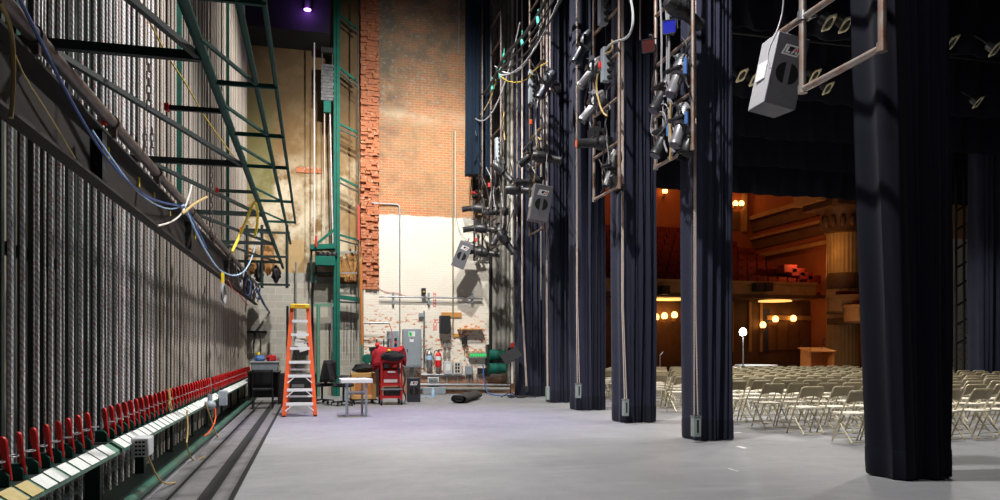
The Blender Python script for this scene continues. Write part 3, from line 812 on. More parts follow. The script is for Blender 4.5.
cable('red_wire', 'thin red wire tacked across the wall above the long steel pipe', 'wire', [PY(372, 279, YW - .03), PY(378, 288, YW - .03), PY(385, 292, YW - .03), PY(396, 292.5, YW - .03), PY(406, 296, YW - .03)], .008, 'redline')
# electrical panels
def panel(px0, py0, px1, py1, d, label, parts):
    x0, x1, z0, z1 = WB(px0, py0, px1, py1, YW - d)
    t = thing('electrical_panel', label, 'electrical panel', ((x0 + x1) / 2, YW - d, z0))
    MB().bx(x0, x1, YW - d, YW, z0, z1).build('case', 'grey', t, bevel=.012)
    MB().bx(x0 + .04, x1 - .04, YW - d - .015, YW - d, z0 + .05, z1 - .05).build('door', 'grey', t, bevel=.006)
    for a, b, c_, e, m_, nm in parts:
        xa, xb, za, zb = WB(a, b, c_, e, YW - d - .02)
        MB().bx(xa, xb, YW - d - .025, YW - d - .01, za, zb).build(nm, m_, t)
    return t
panel(387.3, 331, 398.8, 355, .18, 'narrow grey electrical panel with two black switches on the wall', [(394.3, 338, 397, 341, 'black', 'switch'), (394.6, 341.4, 396.6, 343, 'markred', 'indicator'), (394.3, 343.4, 397, 346.5, 'black', 'switch')])
panel(403, 329, 421.3, 367.5, .26, 'tall grey electrical panel with green and white stickers on its door', [(408.6, 331.5, 415, 336.5, 'mark', 'sticker'), (409.2, 332.2, 411.8, 336, 'greenled', 'sticker_patch'), (409.8, 337.8, 413.8, 342, 'mark', 'sticker'), (410.2, 338, 413.4, 338.9, 'orange', 'sticker_patch'), (407, 349, 408, 352, 'black', 'latch')])
for k, px in enumerate((410.5, 413)): vpipe(px, 367, 379, .03, 'brightpipe', ['grey conduit below the tall panel, left of two', 'grey conduit below the tall panel, right of two'][k])
# wall speaker, boards, shelf
x0, x1, z0, z1 = WB(441.5, 312.5, 461.5, 317.3, YW - .04)
tag(MB().bx(x0, x1, YW - .04, YW, z0, z1).build('wall_board', 'board'), 'long orange-brown board on the wall behind the black speaker', 'board')
x0, x1, z0, z1 = WB(453.5, 333.5, 460.2, 337, YW - .04)
tag(MB().bx(x0, x1, YW - .04, YW, z0, z1).build('wall_board', 'board'), 'small orange-brown block on the wall below the black speaker', 'board')
x0, x1, z0, z1 = WB(440.3, 315.5, 450.7, 333.3, YW - .3)
t = thing('wall_speaker', 'black loudspeaker mounted on the whitewashed wall', 'loudspeaker', ((x0 + x1) / 2, YW - .3, z0))
MB().bx(x0, x1, YW - .3, YW - .05, z0, z1).build('cabinet', 'black', t, bevel=.015)
MB().bx(x0 + .02, x1 - .02, YW - .312, YW - .3, z0 + .02, z1 - .02).build('grille', 'blackfab', t)
x0, x1, z0, z1 = WB(459, 327.8, 484, 329.6, YW - .3)
t = thing('wall_shelf', 'thin wooden shelf board jutting from the whitewashed wall', 'shelf', ((x0 + x1) / 2, YW - .15, z0))
MB().bx(x0, x1, YW - .3, YW, z0, z0 + .035).build('board', 'board', t)
for xx in (x0 + .1, x1 - .1): MB().bx(xx, xx + .03, YW - .2, YW, z0 - .12, z0).build('bracket', 'offwhite', t)
# camera-like lamp over pipe and small boxes on conduit
vpipe(424, 311, 368, .03, 'brightpipe', 'grey conduit dropping right of the tall panel', .06)
def wbox(px0, py0, px1, py1, d, name, mat_, label, cat, parts=(), bev=.01):
    x0, x1, z0, z1 = WB(px0, py0, px1, py1, YW - d)
    t = thing(name, label, cat, ((x0 + x1) / 2, YW - d, z0))
    MB().bx(x0, x1, YW - d, YW, z0, z1).build('case', mat_, t, bevel=bev)
    MB().bx(x0 + .03, x1 - .03, YW - d - .01, YW - d, z0 + .03, z1 - .03).build('cover', mat_, t)
    for a, b, c_, e, m_, nm in parts:
        xa, xb, za, zb = WB(a, b, c_, e, YW - d - .012)
        MB().bx(xa, xb, YW - d - .02, YW - d - .008, za, zb).build(nm, m_, t)
    return t
wbox(422, 288, 426, 294, .25, 'wall_lamp', 'black', 'small black lamp above the long steel wall pipe', 'lamp', [(423, 291, 425, 292.3, 'yelrope', 'lens')])
wbox(419, 313, 423.8, 317.5, .12, 'junction_box', 'grey', 'small grey junction box above the tall panel', 'box')
wbox(443.5, 342, 446.5, 348, .08, 'socket_box', 'stonegrey', 'small metal outlet box on the worn brick, left of two', 'box')
wbox(447.5, 342, 450.5, 348, .08, 'socket_box', 'stonegrey', 'small metal outlet box on the worn brick, right of two', 'box')
wbox(443.5, 352, 446.5, 358, .08, 'socket_box', 'stonegrey', 'small metal outlet box in the lower row, left of two', 'box')
wbox(447.5, 352, 450.5, 358, .08, 'socket_box', 'stonegrey', 'small metal outlet box in the lower row, right of two', 'box')
wbox(444, 361.5, 452.5, 374.5, .15, 'control_box', 'plastic_lite', 'pale control box with a white screen on the wall', 'control box', [(446, 364, 450.5, 370.5, 'mark', 'screen')])
wbox(453.5, 361.5, 461.8, 374.5, .15, 'control_box', 'offwhite', 'cream breaker box with three rows of dark switches', 'control box', [(455.2 + 2.6 * (k % 2), 363.3 + 3.4 * (k // 2), 457 + 2.6 * (k % 2), 365.6 + 3.4 * (k // 2), 'black', 'switch') for k in range(6)])
wbox(466, 366, 472.8, 374.8, .14, 'junction_box', 'grey', 'grey wall box right of the breaker box', 'box')
wbox(478, 368, 488.5, 373.5, .14, 'outlet_box', 'black', 'black outlet strip on the wall under the green indicators', 'box')
wbox(427.5, 377, 439, 383, .12, 'vent_box', 'plastic_lite', 'pale vented box low on the wall right of the floor speaker', 'box', [(429, 378.5 + k * 1.3, 437.5, 379 + k * 1.3, 'hole', 'slot') for k in range(3)])
x0, x1, z0, z1 = WB(469, 350.5, 488, 358.5, YW - .16)
t = thing('indicator_rack', 'rack of green indicator modules on a board on the wall', 'control box', ((x0 + x1) / 2, YW - .16, z0))
MB().bx(x0 - .06, x1 + .06, YW - .03, YW, z0 + .05, z1 - .02).build('board', 'board', t)
MB().bx(x0, x1, YW - .16, YW - .03, z0, z1 - .06).build('case', 'stonegrey', t, bevel=.01)
for k in range(7):
    xa = x0 + .04 + k * (x1 - x0 - .08) / 7
    MB().bx(xa, xa + .055, YW - .175, YW - .16, z0 + .06, z0 + .15).build('indicator', 'greenled', t)
    if k % 2 == 0: MB().bx(xa, xa + .05, YW - .12, YW - .06, z1 - .06, z1 - .01).build('terminal', 'offwhite', t)
# telephone handset
p = PY(464, 341, YW - .12)
t = thing('wall_telephone', 'black wall telephone hanging under the wooden shelf', 'telephone', p - V((0, 0, .12)))
MB().box(p + V((0, .06, 0)), (.11, .1, .2)).build('body', 'black', t, bevel=.02)
MB().path(smoothpts([p + V((.01, -.05, .16)), p + V((.06, -.06, .14)), p + V((.06, -.06, -.1)), p + V((.01, -.05, -.13))], 1), .032, 8).build('handset', 'black', t)
MB().path(sag(p + V((0, 0, -.1)), p + V((.02, 0, -.45)), .05, 8), .01, 5).build('cord', 'black', t)
# fire extinguishers
def extinguisher(px, py0, py1, body, label, band):
    a, b = PY(px, py0, YW - .14), PY(px, py1, YW - .14); h = a.z - b.z; x, y, z = b
    t = thing('fire_extinguisher', label, 'fire extinguisher', (x, y, z))
    r = .095
    MB().lathe([(r * .9, 0), (r, .02), (r, h * .68), (r * .8, h * .76), (r * .35, h * .82), (r * .3, h * .86)], (x, y, z), 16).build('cylinder', body, t)
    MB().lathe([(r + .003, h * .38), (r + .003, h * .6)], (x, y, z), 16).build('label_band', band, t)
    mb = MB(); mb.bx(x - .03, x + .03, y - .03, y + .03, z + h * .85, z + h * .93); mb.bar((x, y, z + h * .93), (x + .1, y - .06, z + h), .025, .018); mb.bar((x, y, z + h * .9), (x + .1, y - .06, z + h * .9), .025, .015)
    mb.build('valve', 'steel' if body != 'extred' else 'black', t)
    MB().path(smoothpts([(x, y, z + h * .9), (x - .12, y - .03, z + h * .92), (x - .15, y - .02, z + h * .6), (x - .13, y - .02, z + h * .2)], 2), .014, 6).build('hose', 'black', t)
    MB().bx(x - .03, x + .03, y + .06, YW, z + h * .5, z + h * .6).build('bracket', 'steel', t)
extinguisher(429.3, 347.5, 367.5, 'steel', 'silver fire extinguisher hung on the wall right of the tall panel', 'ltblue')
extinguisher(438.3, 349, 367, 'extred', 'red fire extinguisher hung on the wall', 'mark')
# red painted marks above the extinguishers
x0, x1, z0, z1 = WB(433.2, 292, 436, 307, YW)
t = thing('wall_marking', 'upper red painted vertical mark on the whitewashed wall', 'marking', ((x0 + x1) / 2, YW, z0))
mb = MB()
for k in range(5): zz = z0 + (z1 - z0) * k / 5; mb.bx(x0 + .01, x1 - .01, YW - .004, YW, zz, zz + .05)
mb.bx(x0, x0 + .015, YW - .004, YW, z0, z1); mb.bx(x1 - .015, x1, YW - .004, YW, z0, z1)
mb.build('paint', 'signred', t, smooth=False)
x0, x1, z0, z1 = WB(433.2, 320, 436.8, 330.5, YW)
t = thing('wall_marking', 'lower red painted extinguisher outline on the whitewashed wall', 'marking', ((x0 + x1) / 2, YW, z0))
mb = MB(); e = .022
mb.bx(x0, x0 + e, YW - .004, YW, z0, z1 - .08); mb.bx(x1 - e, x1, YW - .004, YW, z0, z1 - .08); mb.bx(x0, x1, YW - .004, YW, z0, z0 + e); mb.bx(x0 + .03, x1 - .03, YW - .004, YW, z1 - .1, z1)
mb.bx(x0 + .035, x1 - .035, YW - .004, YW, z0 + .05, z1 - .16)
mb.build('paint', 'signred', t, smooth=False)
# conduits along base
for k, (py, r, m_) in enumerate(((374.5, .035, 'brightpipe'), (384.5, .04, 'brightpipe'), (388.5, .05, 'stonegrey'))):
    tag(MB().tube(PY(421 - 6 * k, py, YW - .07 - .05 * k), PY(510 if k else 465, py + .4, YW - .07 - .05 * k), r, 8).build('base_pipe', m_), ['top pipe of three along the foot of the brick wall', 'middle pipe of three along the foot of the brick wall', 'thick lowest pipe along the foot of the brick wall'][k], 'pipe')
x0, x1, z0, z1 = WB(423, 387, 446, 393.5, YW - .35)
tag(MB().bx(x0, x1, YW - .35, YW - .15, 0, z1).build('floor_duct', 'grey', bevel=.02), 'low grey duct on the floor against the foot of the wall', 'duct')
for k, (px, a, b) in enumerate(((447, 374.5, 384), (457.5, 374.5, 388), (468, 374.8, 391), (471, 374.8, 391), (477, 374, 391), (445, 348, 352), (449, 348, 352), (440, 368, 388))):
    vpipe(px, a, b, .02, 'brightpipe', ['thin conduit under the control box with a screen', 'thin conduit under the cream breaker box', 'thin conduit under the grey wall box, left of two', 'thin conduit under the grey wall box, right of two', 'thin conduit under the black outlet strip', 'short conduit between the left outlet boxes', 'short conduit between the right outlet boxes', 'thin conduit below the red extinguisher'][k])
vpipe(484, 374, 384, .022, 'orange', 'short orange conduit stub under the black outlet strip')
# green motors / winch
t = thing('winch_motor', 'pair of green electric winch motors on the wall by the curtains', 'motor', PY(497, 375, YW - .4))
for k, (px, py) in enumerate(((497, 355), (497, 368.5))):
    p = PY(px, py, YW - .32)
    m_ = MB(); rot = Matrix.Rotation(PI / 2, 3, 'Y')
    m_.lathe([(.09, -.26), (.15, -.24), (.16, -.05), (.17, -.04), (.17, .1), (.16, .12), (.15, .26), (.07, .3)], p, 16, rot); m_.build('motor', 'teal', t)
    for j in range(5): MB().lathe([(.176, -.03 + j * .028), (.176, -.02 + j * .028)], p, 16, rot).build('cooling_fin', 'darkgreen', t)
    MB().box(p + V((-.1, .1, 0)), (.3, .3, .34)).build('gearbox', 'green', t, bevel=.03)
MB().bx(p.x - .3, p.x - .22, YW - .3, YW, p.z - .25, p.z + .75).build('mount_plate', 'darkgreen', t)
# vertical pipe bundle in the corner beside the curtains
rng = random.Random(2)
lab = ['dark narrow pipe, leftmost of the vertical bundle beside the curtains', 'grey pipe second in the vertical bundle beside the curtains', 'grey pipe third in the vertical bundle beside the curtains', 'grey pipe fourth in the vertical bundle beside the curtains', 'grey pipe fifth in the vertical bundle beside the curtains', 'pale pipe, last of the vertical bundle beside the curtains']
for k, (px, r, a, m_) in enumerate(((490.5, .05, -20, 'blacksteel'), (494.5, .09, -20, 'stonegrey'), (499, .08, -20, 'stonegrey'), (503.5, .09, -20, 'stonegrey'), (508, .06, -20, 'stonegrey'), (512, .05, -20, 'offwhite'))):
    p = PY(px, 300, YW - .13); tag(MB().tube((p.x, p.y, .9 if k < 4 else .3), (p.x, p.y, 13), r, 10).build('riser_pipe', m_), lab[k], 'pipe', 'riser pipes in the corner')
cable('blue_cable', 'bright blue cable trailing from the outlet strip across the floor', 'cable', [PY(483, 364, 23.1), PY(484, 380, 23.0), PY(486, 390, 23.0), PF(490, 395.0) + V((0, 0, .015)), PF(503, 396.5) + V((0, 0, .015)), PF(517, 395) + V((0, 0, .015))], .018, 'blue')
cable('blue_cable', 'pale blue cable lying on the floor right of the black floor speaker', 'cable', [PF(421, 397.5) + V((0, 0, .012)), PF(426, 396.6) + V((0, 0, .012)), PF(430, 398.2) + V((0, 0, .012)), PF(435, 397) + V((0, 0, .012))], .014, 'ltblue')
p = PF(433, 396.5)
t = thing('plastic_bottle', 'small clear-blue bottle standing on the floor by the grey duct', 'bottle', p)
MB().lathe([(.04, 0), (.045, .02), (.045, .15), (.02, .2), (.018, .22)], p, 10).build('body', 'ltblue', t); MB().lathe([(.022, .22), (.022, .245)], p, 10).build('cap', 'mark', t)
# rolled dark carpet bag
t = thing('rolled_mat', 'rolled dark mat lying on the floor before the brick wall', 'mat', PF(467, 401))
a, b = PF(458.5, 403.5), PF(475.5, 398.5)
mb = MB(); d = (b - a).normalized(); sd = V((-d.y, d.x, 0))
prof = [(.20 * math.cos(q), .11 + .11 * math.sin(q)) for q in [2 * PI * k / 16 for k in range(16)]]
mb.grid(16, 7, lambda i, j: a.lerp(b, j / 6) + sd * prof[i][0] * (1 + .08 * math.sin(j * 2.1)) + V((0, 0, prof[i][1] * (1 + .1 * math.sin(j * 1.7 + i)))), True)
o = mb.build('roll', 'carpet', t)
sp = MB(); sp.path([a + sd * (.15 * (1 - k / 30) * math.cos(k * .6)) + V((0, 0, .11 + .08 * (1 - k / 30) * math.sin(k * .6))) - d * .01 for k in range(26)], .012, 5); sp.build('rolled_end', 'blackfab', t)
# music stand near the curtains
p = PF(510.5, 394); p.y = 21.0; p.x = PY(510.5, 394, 21.0).x
t = thing('music_stand', 'black music stand with tilted desk beside the last curtain', 'music stand', (p.x, p.y, 0))
MB().tube((p.x, p.y, .1), (p.x, p.y, 1.15), .014).build('pole', 'blacksteel', t)
for k in range(3):
    a_ = k * 2 * PI / 3 + .4; MB().tube((p.x, p.y, .16), (p.x + .3 * math.cos(a_), p.y + .3 * math.sin(a_), .01), .012).build('leg', 'blacksteel', t)
MB().box((p.x + .02, p.y, 1.2), (.55, .02, .36), Euler((R(-35), R(-28), 0)).to_matrix()).build('desk', 'blackfab', t)
p2 = PY(512.4, 347.5, 22.9)
t = thing('warning_lamp', 'small red warning lamp on the pipes by the last curtain', 'lamp', p2)
MB().lathe([(.05, 0), (.06, .03), (.055, .12), (.02, .16)], p2, 10).build('globe', 'markred', t); MB().bx(p2.x - .06, p2.x + .06, p2.y - .05, YW - .15, p2.z - .16, p2.z).build('base', 'black', t)
p = PF(521, 393.5); p = V((PY(521, 394, 20.9).x, 20.9, 0))
rng = random.Random(7)
cable('black_cable', 'black cable heaped on the floor at the foot of the last curtain', 'cable', [p + V((rng.uniform(-.45, .45), rng.uniform(-.25, .25), .02 + .012 * k % .06)) for k in range(14)], .016, 'blkcable', 2)

# ================================================================== FLOOR THINGS
# --- step ladder
P1, P2 = PF(284, 417), PF(315.2, 417)
LY = P1.y; cx = (P1.x + P2.x) / 2; hw = (P2.x - P1.x) / 2
t = thing('step_ladder', 'orange step ladder with a yellow top standing by the rope wall', 'ladder', (cx, LY, 0))
HT = 2.28; back = .42
def lp(sx, z, w0=hw, w1=.165, y0=0, y1=back): q = z / HT; return V((cx + sx * (w0 + (w1 - w0) * q), LY + y0 + (y1 - y0) * q, z))
for sx in (-1, 1):
    MB().bar(lp(sx, 0), lp(sx, HT), .04, .085).build('side_rail', 'orange', t)
    MB().bar(lp(sx, 0, hw * .88, .17, 1.25, back + .06), lp(sx, HT - .05, hw * .88, .17, 1.25, back + .06), .03, .05).build('rear_rail', 'orange', t)
    MB().bx(lp(sx, 0).x - .035, lp(sx, 0).x + .035, LY - .05, LY + .05, 0, .035).build('foot', 'rubber', t)
for k in range(1, 8):
    z = k * .288
    a, b = lp(-1, z), lp(1, z)
    MB().bx(a.x + .02, b.x - .02, a.y - .05, a.y + .05, z - .058, z).build('step', 'alu', t)
    if k <= 3:
        for sx in (-1, 1):
            e = lp(sx, z - .17); MB().bar((e.x - sx * .02, e.y - .03, e.z), (cx + sx * (abs(e.x - cx) - .17), a.y - .02, z - .04), .012, .02).build('step_brace', 'alu', t)
for z in (.35, .95, 1.55):
    a, b = lp(-1, z, hw * .88, .17, 1.25, back + .06), lp(1, z, hw * .88, .17, 1.25, back + .06)
    MB().bar(a, b, .02, .04).build('rear_bar', 'alu', t)
for sx in (-1, 1): MB().bar(lp(sx, 1.2), lp(sx, 1.2, hw * .88, .17, 1.25, back + .06), .012, .025).build('spreader', 'steel', t)
MB().bx(cx - .195, cx + .195, LY + back - .12, LY + back + .16, HT - .02, HT + .07).build('top_cap', 'yellow', t, bevel=.015)
mb = MB()
for k in range(6): mb.bx(cx - .1 + k * .035, cx - .077 + k * .035, LY + back - .1225, LY + back - .118, HT + .012, HT + .042)
mb.build('cap_label', 'markred', t, smooth=False)

# --- bar table
A, B = PF(346.5, 417), PF(366.2, 416.5)
ty = A.y; z0 = .70
t = thing('side_table', 'narrow white-topped table on thin grey steel legs', 'table', ((A.x + B.x) / 2, ty, 0))
MB().prism([(A.x - .12, ty - .10), (B.x + .13, ty - .10), (B.x + .04, ty + .48), (A.x - .14, ty + .48)], 'z', z0, z0 + .085).build('tabletop', 'white', t, bevel=.008)
for x, y in ((A.x, ty), (B.x, ty), (A.x + .03, ty + .4), (B.x - .06, ty + .4)): MB().bx(x - .022, x + .022, y - .022, y + .022, 0.0, z0).build('leg', 'grey', t)
MB().bx(A.x, B.x, ty - .012, ty + .012, z0 - .2, z0 - .17).build('stretcher', 'grey', t); MB().bx(A.x, B.x, ty + .39, ty + .41, z0 - .26, z0 - .23).build('stretcher', 'grey', t)

# --- office chairs
def office_chair(px, py, rot, label, arms=True, hback=.62, zs=.5):
    p = PF(px, py)
    t = thing('office_chair', label, 'office chair', p, 'black office chairs by the block wall')
    lo_ = dict(local=True)
    for k in range(5):
        a_ = k * 2 * PI / 5 + .3
        e = V((.30 * math.cos(a_), .30 * math.sin(a_), .075)); MB().bar((0, 0, .11), e, .045, .03).build('base_spoke', 'black', t, **lo_)
        MB().lathe([(.03, -.014), (.03, .014)], e + V((0, 0, -.045)), 10, Matrix.Rotation(PI / 2, 3, 'X')).build('caster', 'rubber', t, **lo_)
    MB().tube((0, 0, .09), (0, 0, zs - .04), .028).build('column', 'blacksteel', t, **lo_)
    mb = MB(); mb.box((0, 0, zs), (.48, .46, .08)); mb.build('seat', 'blackfab', t, bevel=.035, **lo_)
    mb = MB()
    mb.grid(9, 7, lambda i, j: V(((i / 8 - .5) * .44 * (1 - .25 * (j / 6) ** 2), .26 + .10 * (j / 6) - .05 * (1 - ((i / 8 - .5) * 2) ** 2) * -1, zs + .08 + hback * j / 6)))
    mb.build('backrest', 'blackfab', t, solid=.05, **lo_)
    MB().bar((0, .1, zs - .02), (0, .31, zs + .2), .06, .03).build('back_bar', 'black', t, **lo_)
    if arms:
        for sx in (-1, 1):
            MB().bar((sx * .25, .0, zs - .02), (sx * .29, .0, zs + .2), .03, .03).build('arm_post', 'black', t, **lo_)
            MB().box((sx * .29, -.02, zs + .22), (.07, .28, .035)).build('armrest', 'black', t, bevel=.012, **lo_)
    t.rotation_euler = (0, 0, rot); return t
office_chair(343.5, 405.5, R(78), 'black mesh office chair with armrests behind the white-topped table', True, .5)
office_chair(322, 403.5, R(-150), 'black padded office chair right behind the orange ladder', False, .55, .48)
# black speaker monitor behind ladder
p = PF(300, 404)
t = thing('equipment_case', 'low black equipment case behind the lower ladder steps', 'case', p)
MB().bx(p.x - .52, p.x + .42, p.y, p.y + .5, 0.03, .78).build('case', 'black', t, bevel=.03)
for xx in (-.4, .3): MB().bx(p.x + xx, p.x + xx + .06, p.y + .05, p.y + .4, 0, .03).build('skid', 'rubber', t)
MB().bx(p.x - .2, p.x + .1, p.y - .02, p.y, .42, .5).build('handle', 'steel', t)
# things on shelf seen through the ladder
p = PY(301.5, 345, 22.9)
t = thing('wall_bin', 'small white bin with papers on the block wall behind the ladder', 'bin', p - V((0, 0, .3)))
MB().bx(p.x - .2, p.x + .2, p.y, p.y + .35, p.z - .3, p.z + .15).build('bin', 'black', t, bevel=.02)
for k, (dx, dz, rz) in enumerate(((-.06, .05, .15), (.05, -.08, -.3), (.0, .3, .1))): MB().box((p.x + dx, p.y - .02 - .01 * k, p.z + dz), (.26, .012, .2), Euler((.1, rz, 0)).to_matrix()).build('paper', 'mark', t)
MB().bx(p.x - .02, p.x + .2, p.y - .01, p.y + .2, p.z + .16, p.z + .3).build('small_box', 'board', t)
# --- black table with tote, chair behind rail end
p = PF(265, 402); p = V((PY(265, 400, 20.0).x, 20.0, 0))
t = thing('work_table', 'tall dark work table in the corner by the end of the rail', 'table', p)
MB().bx(p.x - .42, p.x + .38, p.y - .25, p.y + .4, .80, .84).build('tabletop', 'black', t, bevel=.01)
for sx in (-.38, .34):
    for sy in (-.2, .35): MB().bx(p.x + sx - .02, p.x + sx + .02, p.y + sy - .02, p.y + sy + .02, 0, .8).build('leg', 'blacksteel', t)
MB().bx(p.x - .38, p.x + .34, p.y + .36, p.y + .38, .15, .78).build('back_panel', 'black', t)
t = thing('storage_tote', 'translucent grey tote standing on the dark work table', 'tote', (p.x, p.y, .84))
mb = MB(); mb.prism([(-.30, 0), (.30, 0), (.34, .24), (-.34, .24)], 'y', -.2, .2)
mb.bm.transform(Matrix.Translation((p.x, p.y, .84))); mb.build('bin', 'grey', t, bevel=.015)
MB().bx(p.x - .36, p.x + .36, p.y - .22, p.y + .22, 1.06, 1.09).build('rim', 'plastic_lite', t)
for k, (dx, m_, lab) in enumerate(((-.13, 'blue', 'crumpled blue cloth heaped on the grey tote'), (.16, 'redcloth', 'crumpled red cloth heaped on the grey tote'))):
    mb = MB(); mb.sph((p.x + dx, p.y, 1.15), .13, 1, 1, .7, 10); rr = random.Random(k)
    for v in mb.bm.verts: v.co += V((rr.uniform(-.03, .03),) * 1 + (rr.uniform(-.03, .03), rr.uniform(-.02, .02)))
    tag(mb.build('cloth', m_), lab, 'cloth')
p = V((PY(263, 400, 18.6).x, 18.6, 0))
t = thing('black_chair', 'black stacking chair in shadow in front of the dark work table', 'chair', p)
MB().box((p.x, p.y, .45), (.46, .44, .05)).build('seat', 'blackfab', t, bevel=.02)
mb = MB(); mb.grid(7, 6, lambda i, j: V((p.x + (i / 6 - .5) * .46, p.y - .22 - .08 * j / 5 + .04 * ((i / 6 - .5) * 2) ** 2, .56 + .36 * j / 5))); mb.build('backrest', 'blackfab', t, solid=.03)
for sx in (-.21, .21):
    MB().tube((p.x + sx, p.y - .30, .92), (p.x + sx * 1.06, p.y - .20, 0), .014).build('leg', 'blacksteel', t)
    MB().tube((p.x + sx, p.y + .2, .45), (p.x + sx * 1.06, p.y + .24, 0), .014).build('leg', 'blacksteel', t)
# coiled cable on hook over tote
p = PY(259, 352, 23.0)
t = thing('hung_cable', 'cable coil with a yellow connector hanging on the block wall', 'cable', p)
mb = MB()
for j in range(3): mb.path(smoothpts([p + V((-.12 + .02 * j, 0, .6)), p + V((-.17, -.03 * j, 0)), p + V((-.05, -.02, -.4)), p + V((.07, -.03 * j, 0)), p + V((.02, 0, .55))], 2), .018, 5)
mb.build('coil', 'blkcable', t); MB().box(p + V((-.02, -.06, -.12)), (.12, .08, .22)).build('connector', 'yellow', t, bevel=.02)
tag(MB().bx(p.x - .6, p.x + .2, 23.25, 23.4, p.z + .55, p.z + .62).build('hook_rail', 'blacksteel'), 'dark hook rail on the block wall left of the ladder', 'rail')

# --- wooden crate on a dolly
a, b = PF(351, 404.2), PF(376.8, 404.2)
y0 = a.y; x0, x1 = a.x, b.x; zt = PY(360, 373, y0).z
t = thing('wooden_crate', 'pale wooden cabinet with an orange inset panel', 'cabinet', ((x0 + x1) / 2, y0, .12))
MB().bx(x0, x1, y0 + .03, y0 + .6, .12, zt).build('case', 'wood', t, bevel=.01)
fr = .1
for nm, q in (('frame_stile', (x0, x0 + fr, .12, zt)), ('frame_stile', (x1 - fr, x1, .12, zt)), ('frame_rail', (x0 + fr, x1 - fr, .12, .12 + fr)), ('frame_rail', (x0 + fr, x1 - fr, zt - fr * 1.1, zt))):
    MB().bx(q[0], q[1], y0, y0 + .04, q[2], q[3]).build(nm, 'wood', t, bevel=.006)
MB().bx(x0 + fr, x1 - fr, y0 + .025, y0 + .035, .12 + fr, zt - fr).build('panel', 'wood2', t)
t = thing('dolly', 'low dark wheeled dolly under the wooden cabinet', 'dolly', ((x0 + x1) / 2, y0, 0))
MB().bx(x0 - .03, x1 + .03, y0 + .02, y0 + .62, .085, .118).build('deck', 'black', t)
for xx in (x0 + .08, x1 - .08):
    for yy in (y0 + .08, y0 + .55): MB().lathe([(.042, -.02), (.042, .02)], (xx, yy, .042), 10, Matrix.Rotation(PI / 2, 3, 'Y')).build('caster', 'rubber', t)
# things on top of crate
mb = MB(); rr = random.Random(31); c_ = V(((x0 + x1) / 2, y0 + .3, zt + .10)); mb.sph(c_, .2, 1.35, 1.0, .55, 14)
for v in mb.bm.verts: v.co += V((rr.uniform(-.05, .05), rr.uniform(-.05, .05), rr.uniform(-.02, .04) if v.co.z > zt + .05 else 0)); v.co.z = max(v.co.z, zt)
tag(mb.build('black_bag', 'blackfab'), 'slumped black bag lying on the wooden cabinet', 'bag')
# --- red cart
a, b = PF(381.5, 405.3), PF(402, 405.3)
y0 = a.y; x0, x1 = a.x, b.x; zt = 1.12
t = thing('tool_cart', 'red wheeled tool cart loaded with gear, a jacket over it', 'cart', ((x0 + x1) / 2, y0, 0))
for xx in (x0, x1):
    for yy in (y0, y0 + .6):
        MB().bx(xx - .025, xx + .025, yy - .025, yy + .025, .13, zt).build('post', 'redcart' if yy == y0 + .6 or True else 'steel', t)
        MB().lathe([(.062, -.022), (.062, .022)], (xx, yy, .062), 12, Matrix.Rotation(PI / 2, 3, 'Y')).build('caster', 'rubber', t)
        MB().bx(xx - .03, xx + .03, yy - .02, yy + .02, .05, .14).build('caster_fork', 'steel', t)
for z, m_ in ((.17, 'redcart'), (.48, 'redcart'), (1.06, 'redcart')): MB().bx(x0 - .02, x1 + .02, y0 - .02, y0 + .62, z, z + .06).build('shelf', m_, t)
MB().bx(x0 + .02, x1 - .02, y0 + .3, y0 + .33, .5, 1.08).build('back_panel', 'redcart', t)
MB().bx(x0 + .03, x1 - .03, y0 + .05, y0 + .3, .54, .86).build('drawer_box', 'redcart', t, bevel=.02)
MB().bx(x0 - .02, x1 + .02, y0 - .05, y0 - .025, .38, .42).build('push_bar', 'steel', t)
MB().bx(x0 + .06, x1 - .1, y0 + .035, y0 + .05, .56, .64).build('name_plate', 'mark', t)
rr = random.Random(17)
cart_bits = [('tool_pouch', 'black', .08, .92, .14, .1), ('tool_pouch', 'redcart', .3, .93, .12, .1), ('tool_roll', 'mark', .22, .80, .2, .045), ('tool_pouch', 'black', .42, .78, .1, .14), ('tool_box', 'black', .25, .30, .40, .20)]
labs = ['small black pouch on the upper left of the red cart', 'small red pouch on the upper part of the red cart', 'white paper roll tucked across the red cart', 'small black pouch on the right side of the red cart', 'black tool box on the bottom shelf of the red cart']
for (nm, m_, dx, z, w, h), lab in zip(cart_bits, labs):
    o = MB().bx(x0 + dx - w / 2 + .03, x0 + dx + w / 2 + .03, y0 - .01 if z > .5 else y0 + .05, y0 + .10 if z > .5 else y0 + .4, z if z > .5 else .23, (z if z > .5 else .23) + h).build(nm, m_, None, bevel=.02); tag(o, lab, 'pouch' if 'pouch' in nm else ('box' if 'box' in nm else 'roll'))
# jacket: a slumped cloth mound hanging over the back and left side
mb = MB(); cxj = (x0 + x1) / 2 - .02; rr = random.Random(12)
def jk(i, j):
    a_ = 2 * PI * i / 40; v = j / 9
    k_ = 1 + .07 * math.sin(a_ * 5 + 1) + .05 * math.sin(a_ * 9) + .04 * math.sin(v * 9 + a_ * 3)
    rx, ry = .40 * k_ * math.sin(min(1, v * 1.9) * PI / 2) , .32 * k_ * math.sin(min(1, v * 1.9) * PI / 2)
    low = zt + (.02 if math.sin(a_) < 0 else -.10)
    if math.cos(a_) < -.25: low -= .22 * (-math.cos(a_) - .25) / .75
    top = zt + .26 + .04 * math.cos(a_ * 2 + 1)
    z = top + (low - top) * (max(0, (v - .3) / .7) ** 1.4) + .05 * math.sin(a_ * 3 + v * 5) * min(1, v * 3) + .03 * math.sin(a_ * 8 + v * 9) * min(1, v * 3)
    return V((cxj + rx * math.cos(a_) - .03 * v, y0 + .32 + ry * math.sin(a_), z))
vs = mb.grid(40, 10, jk, True)
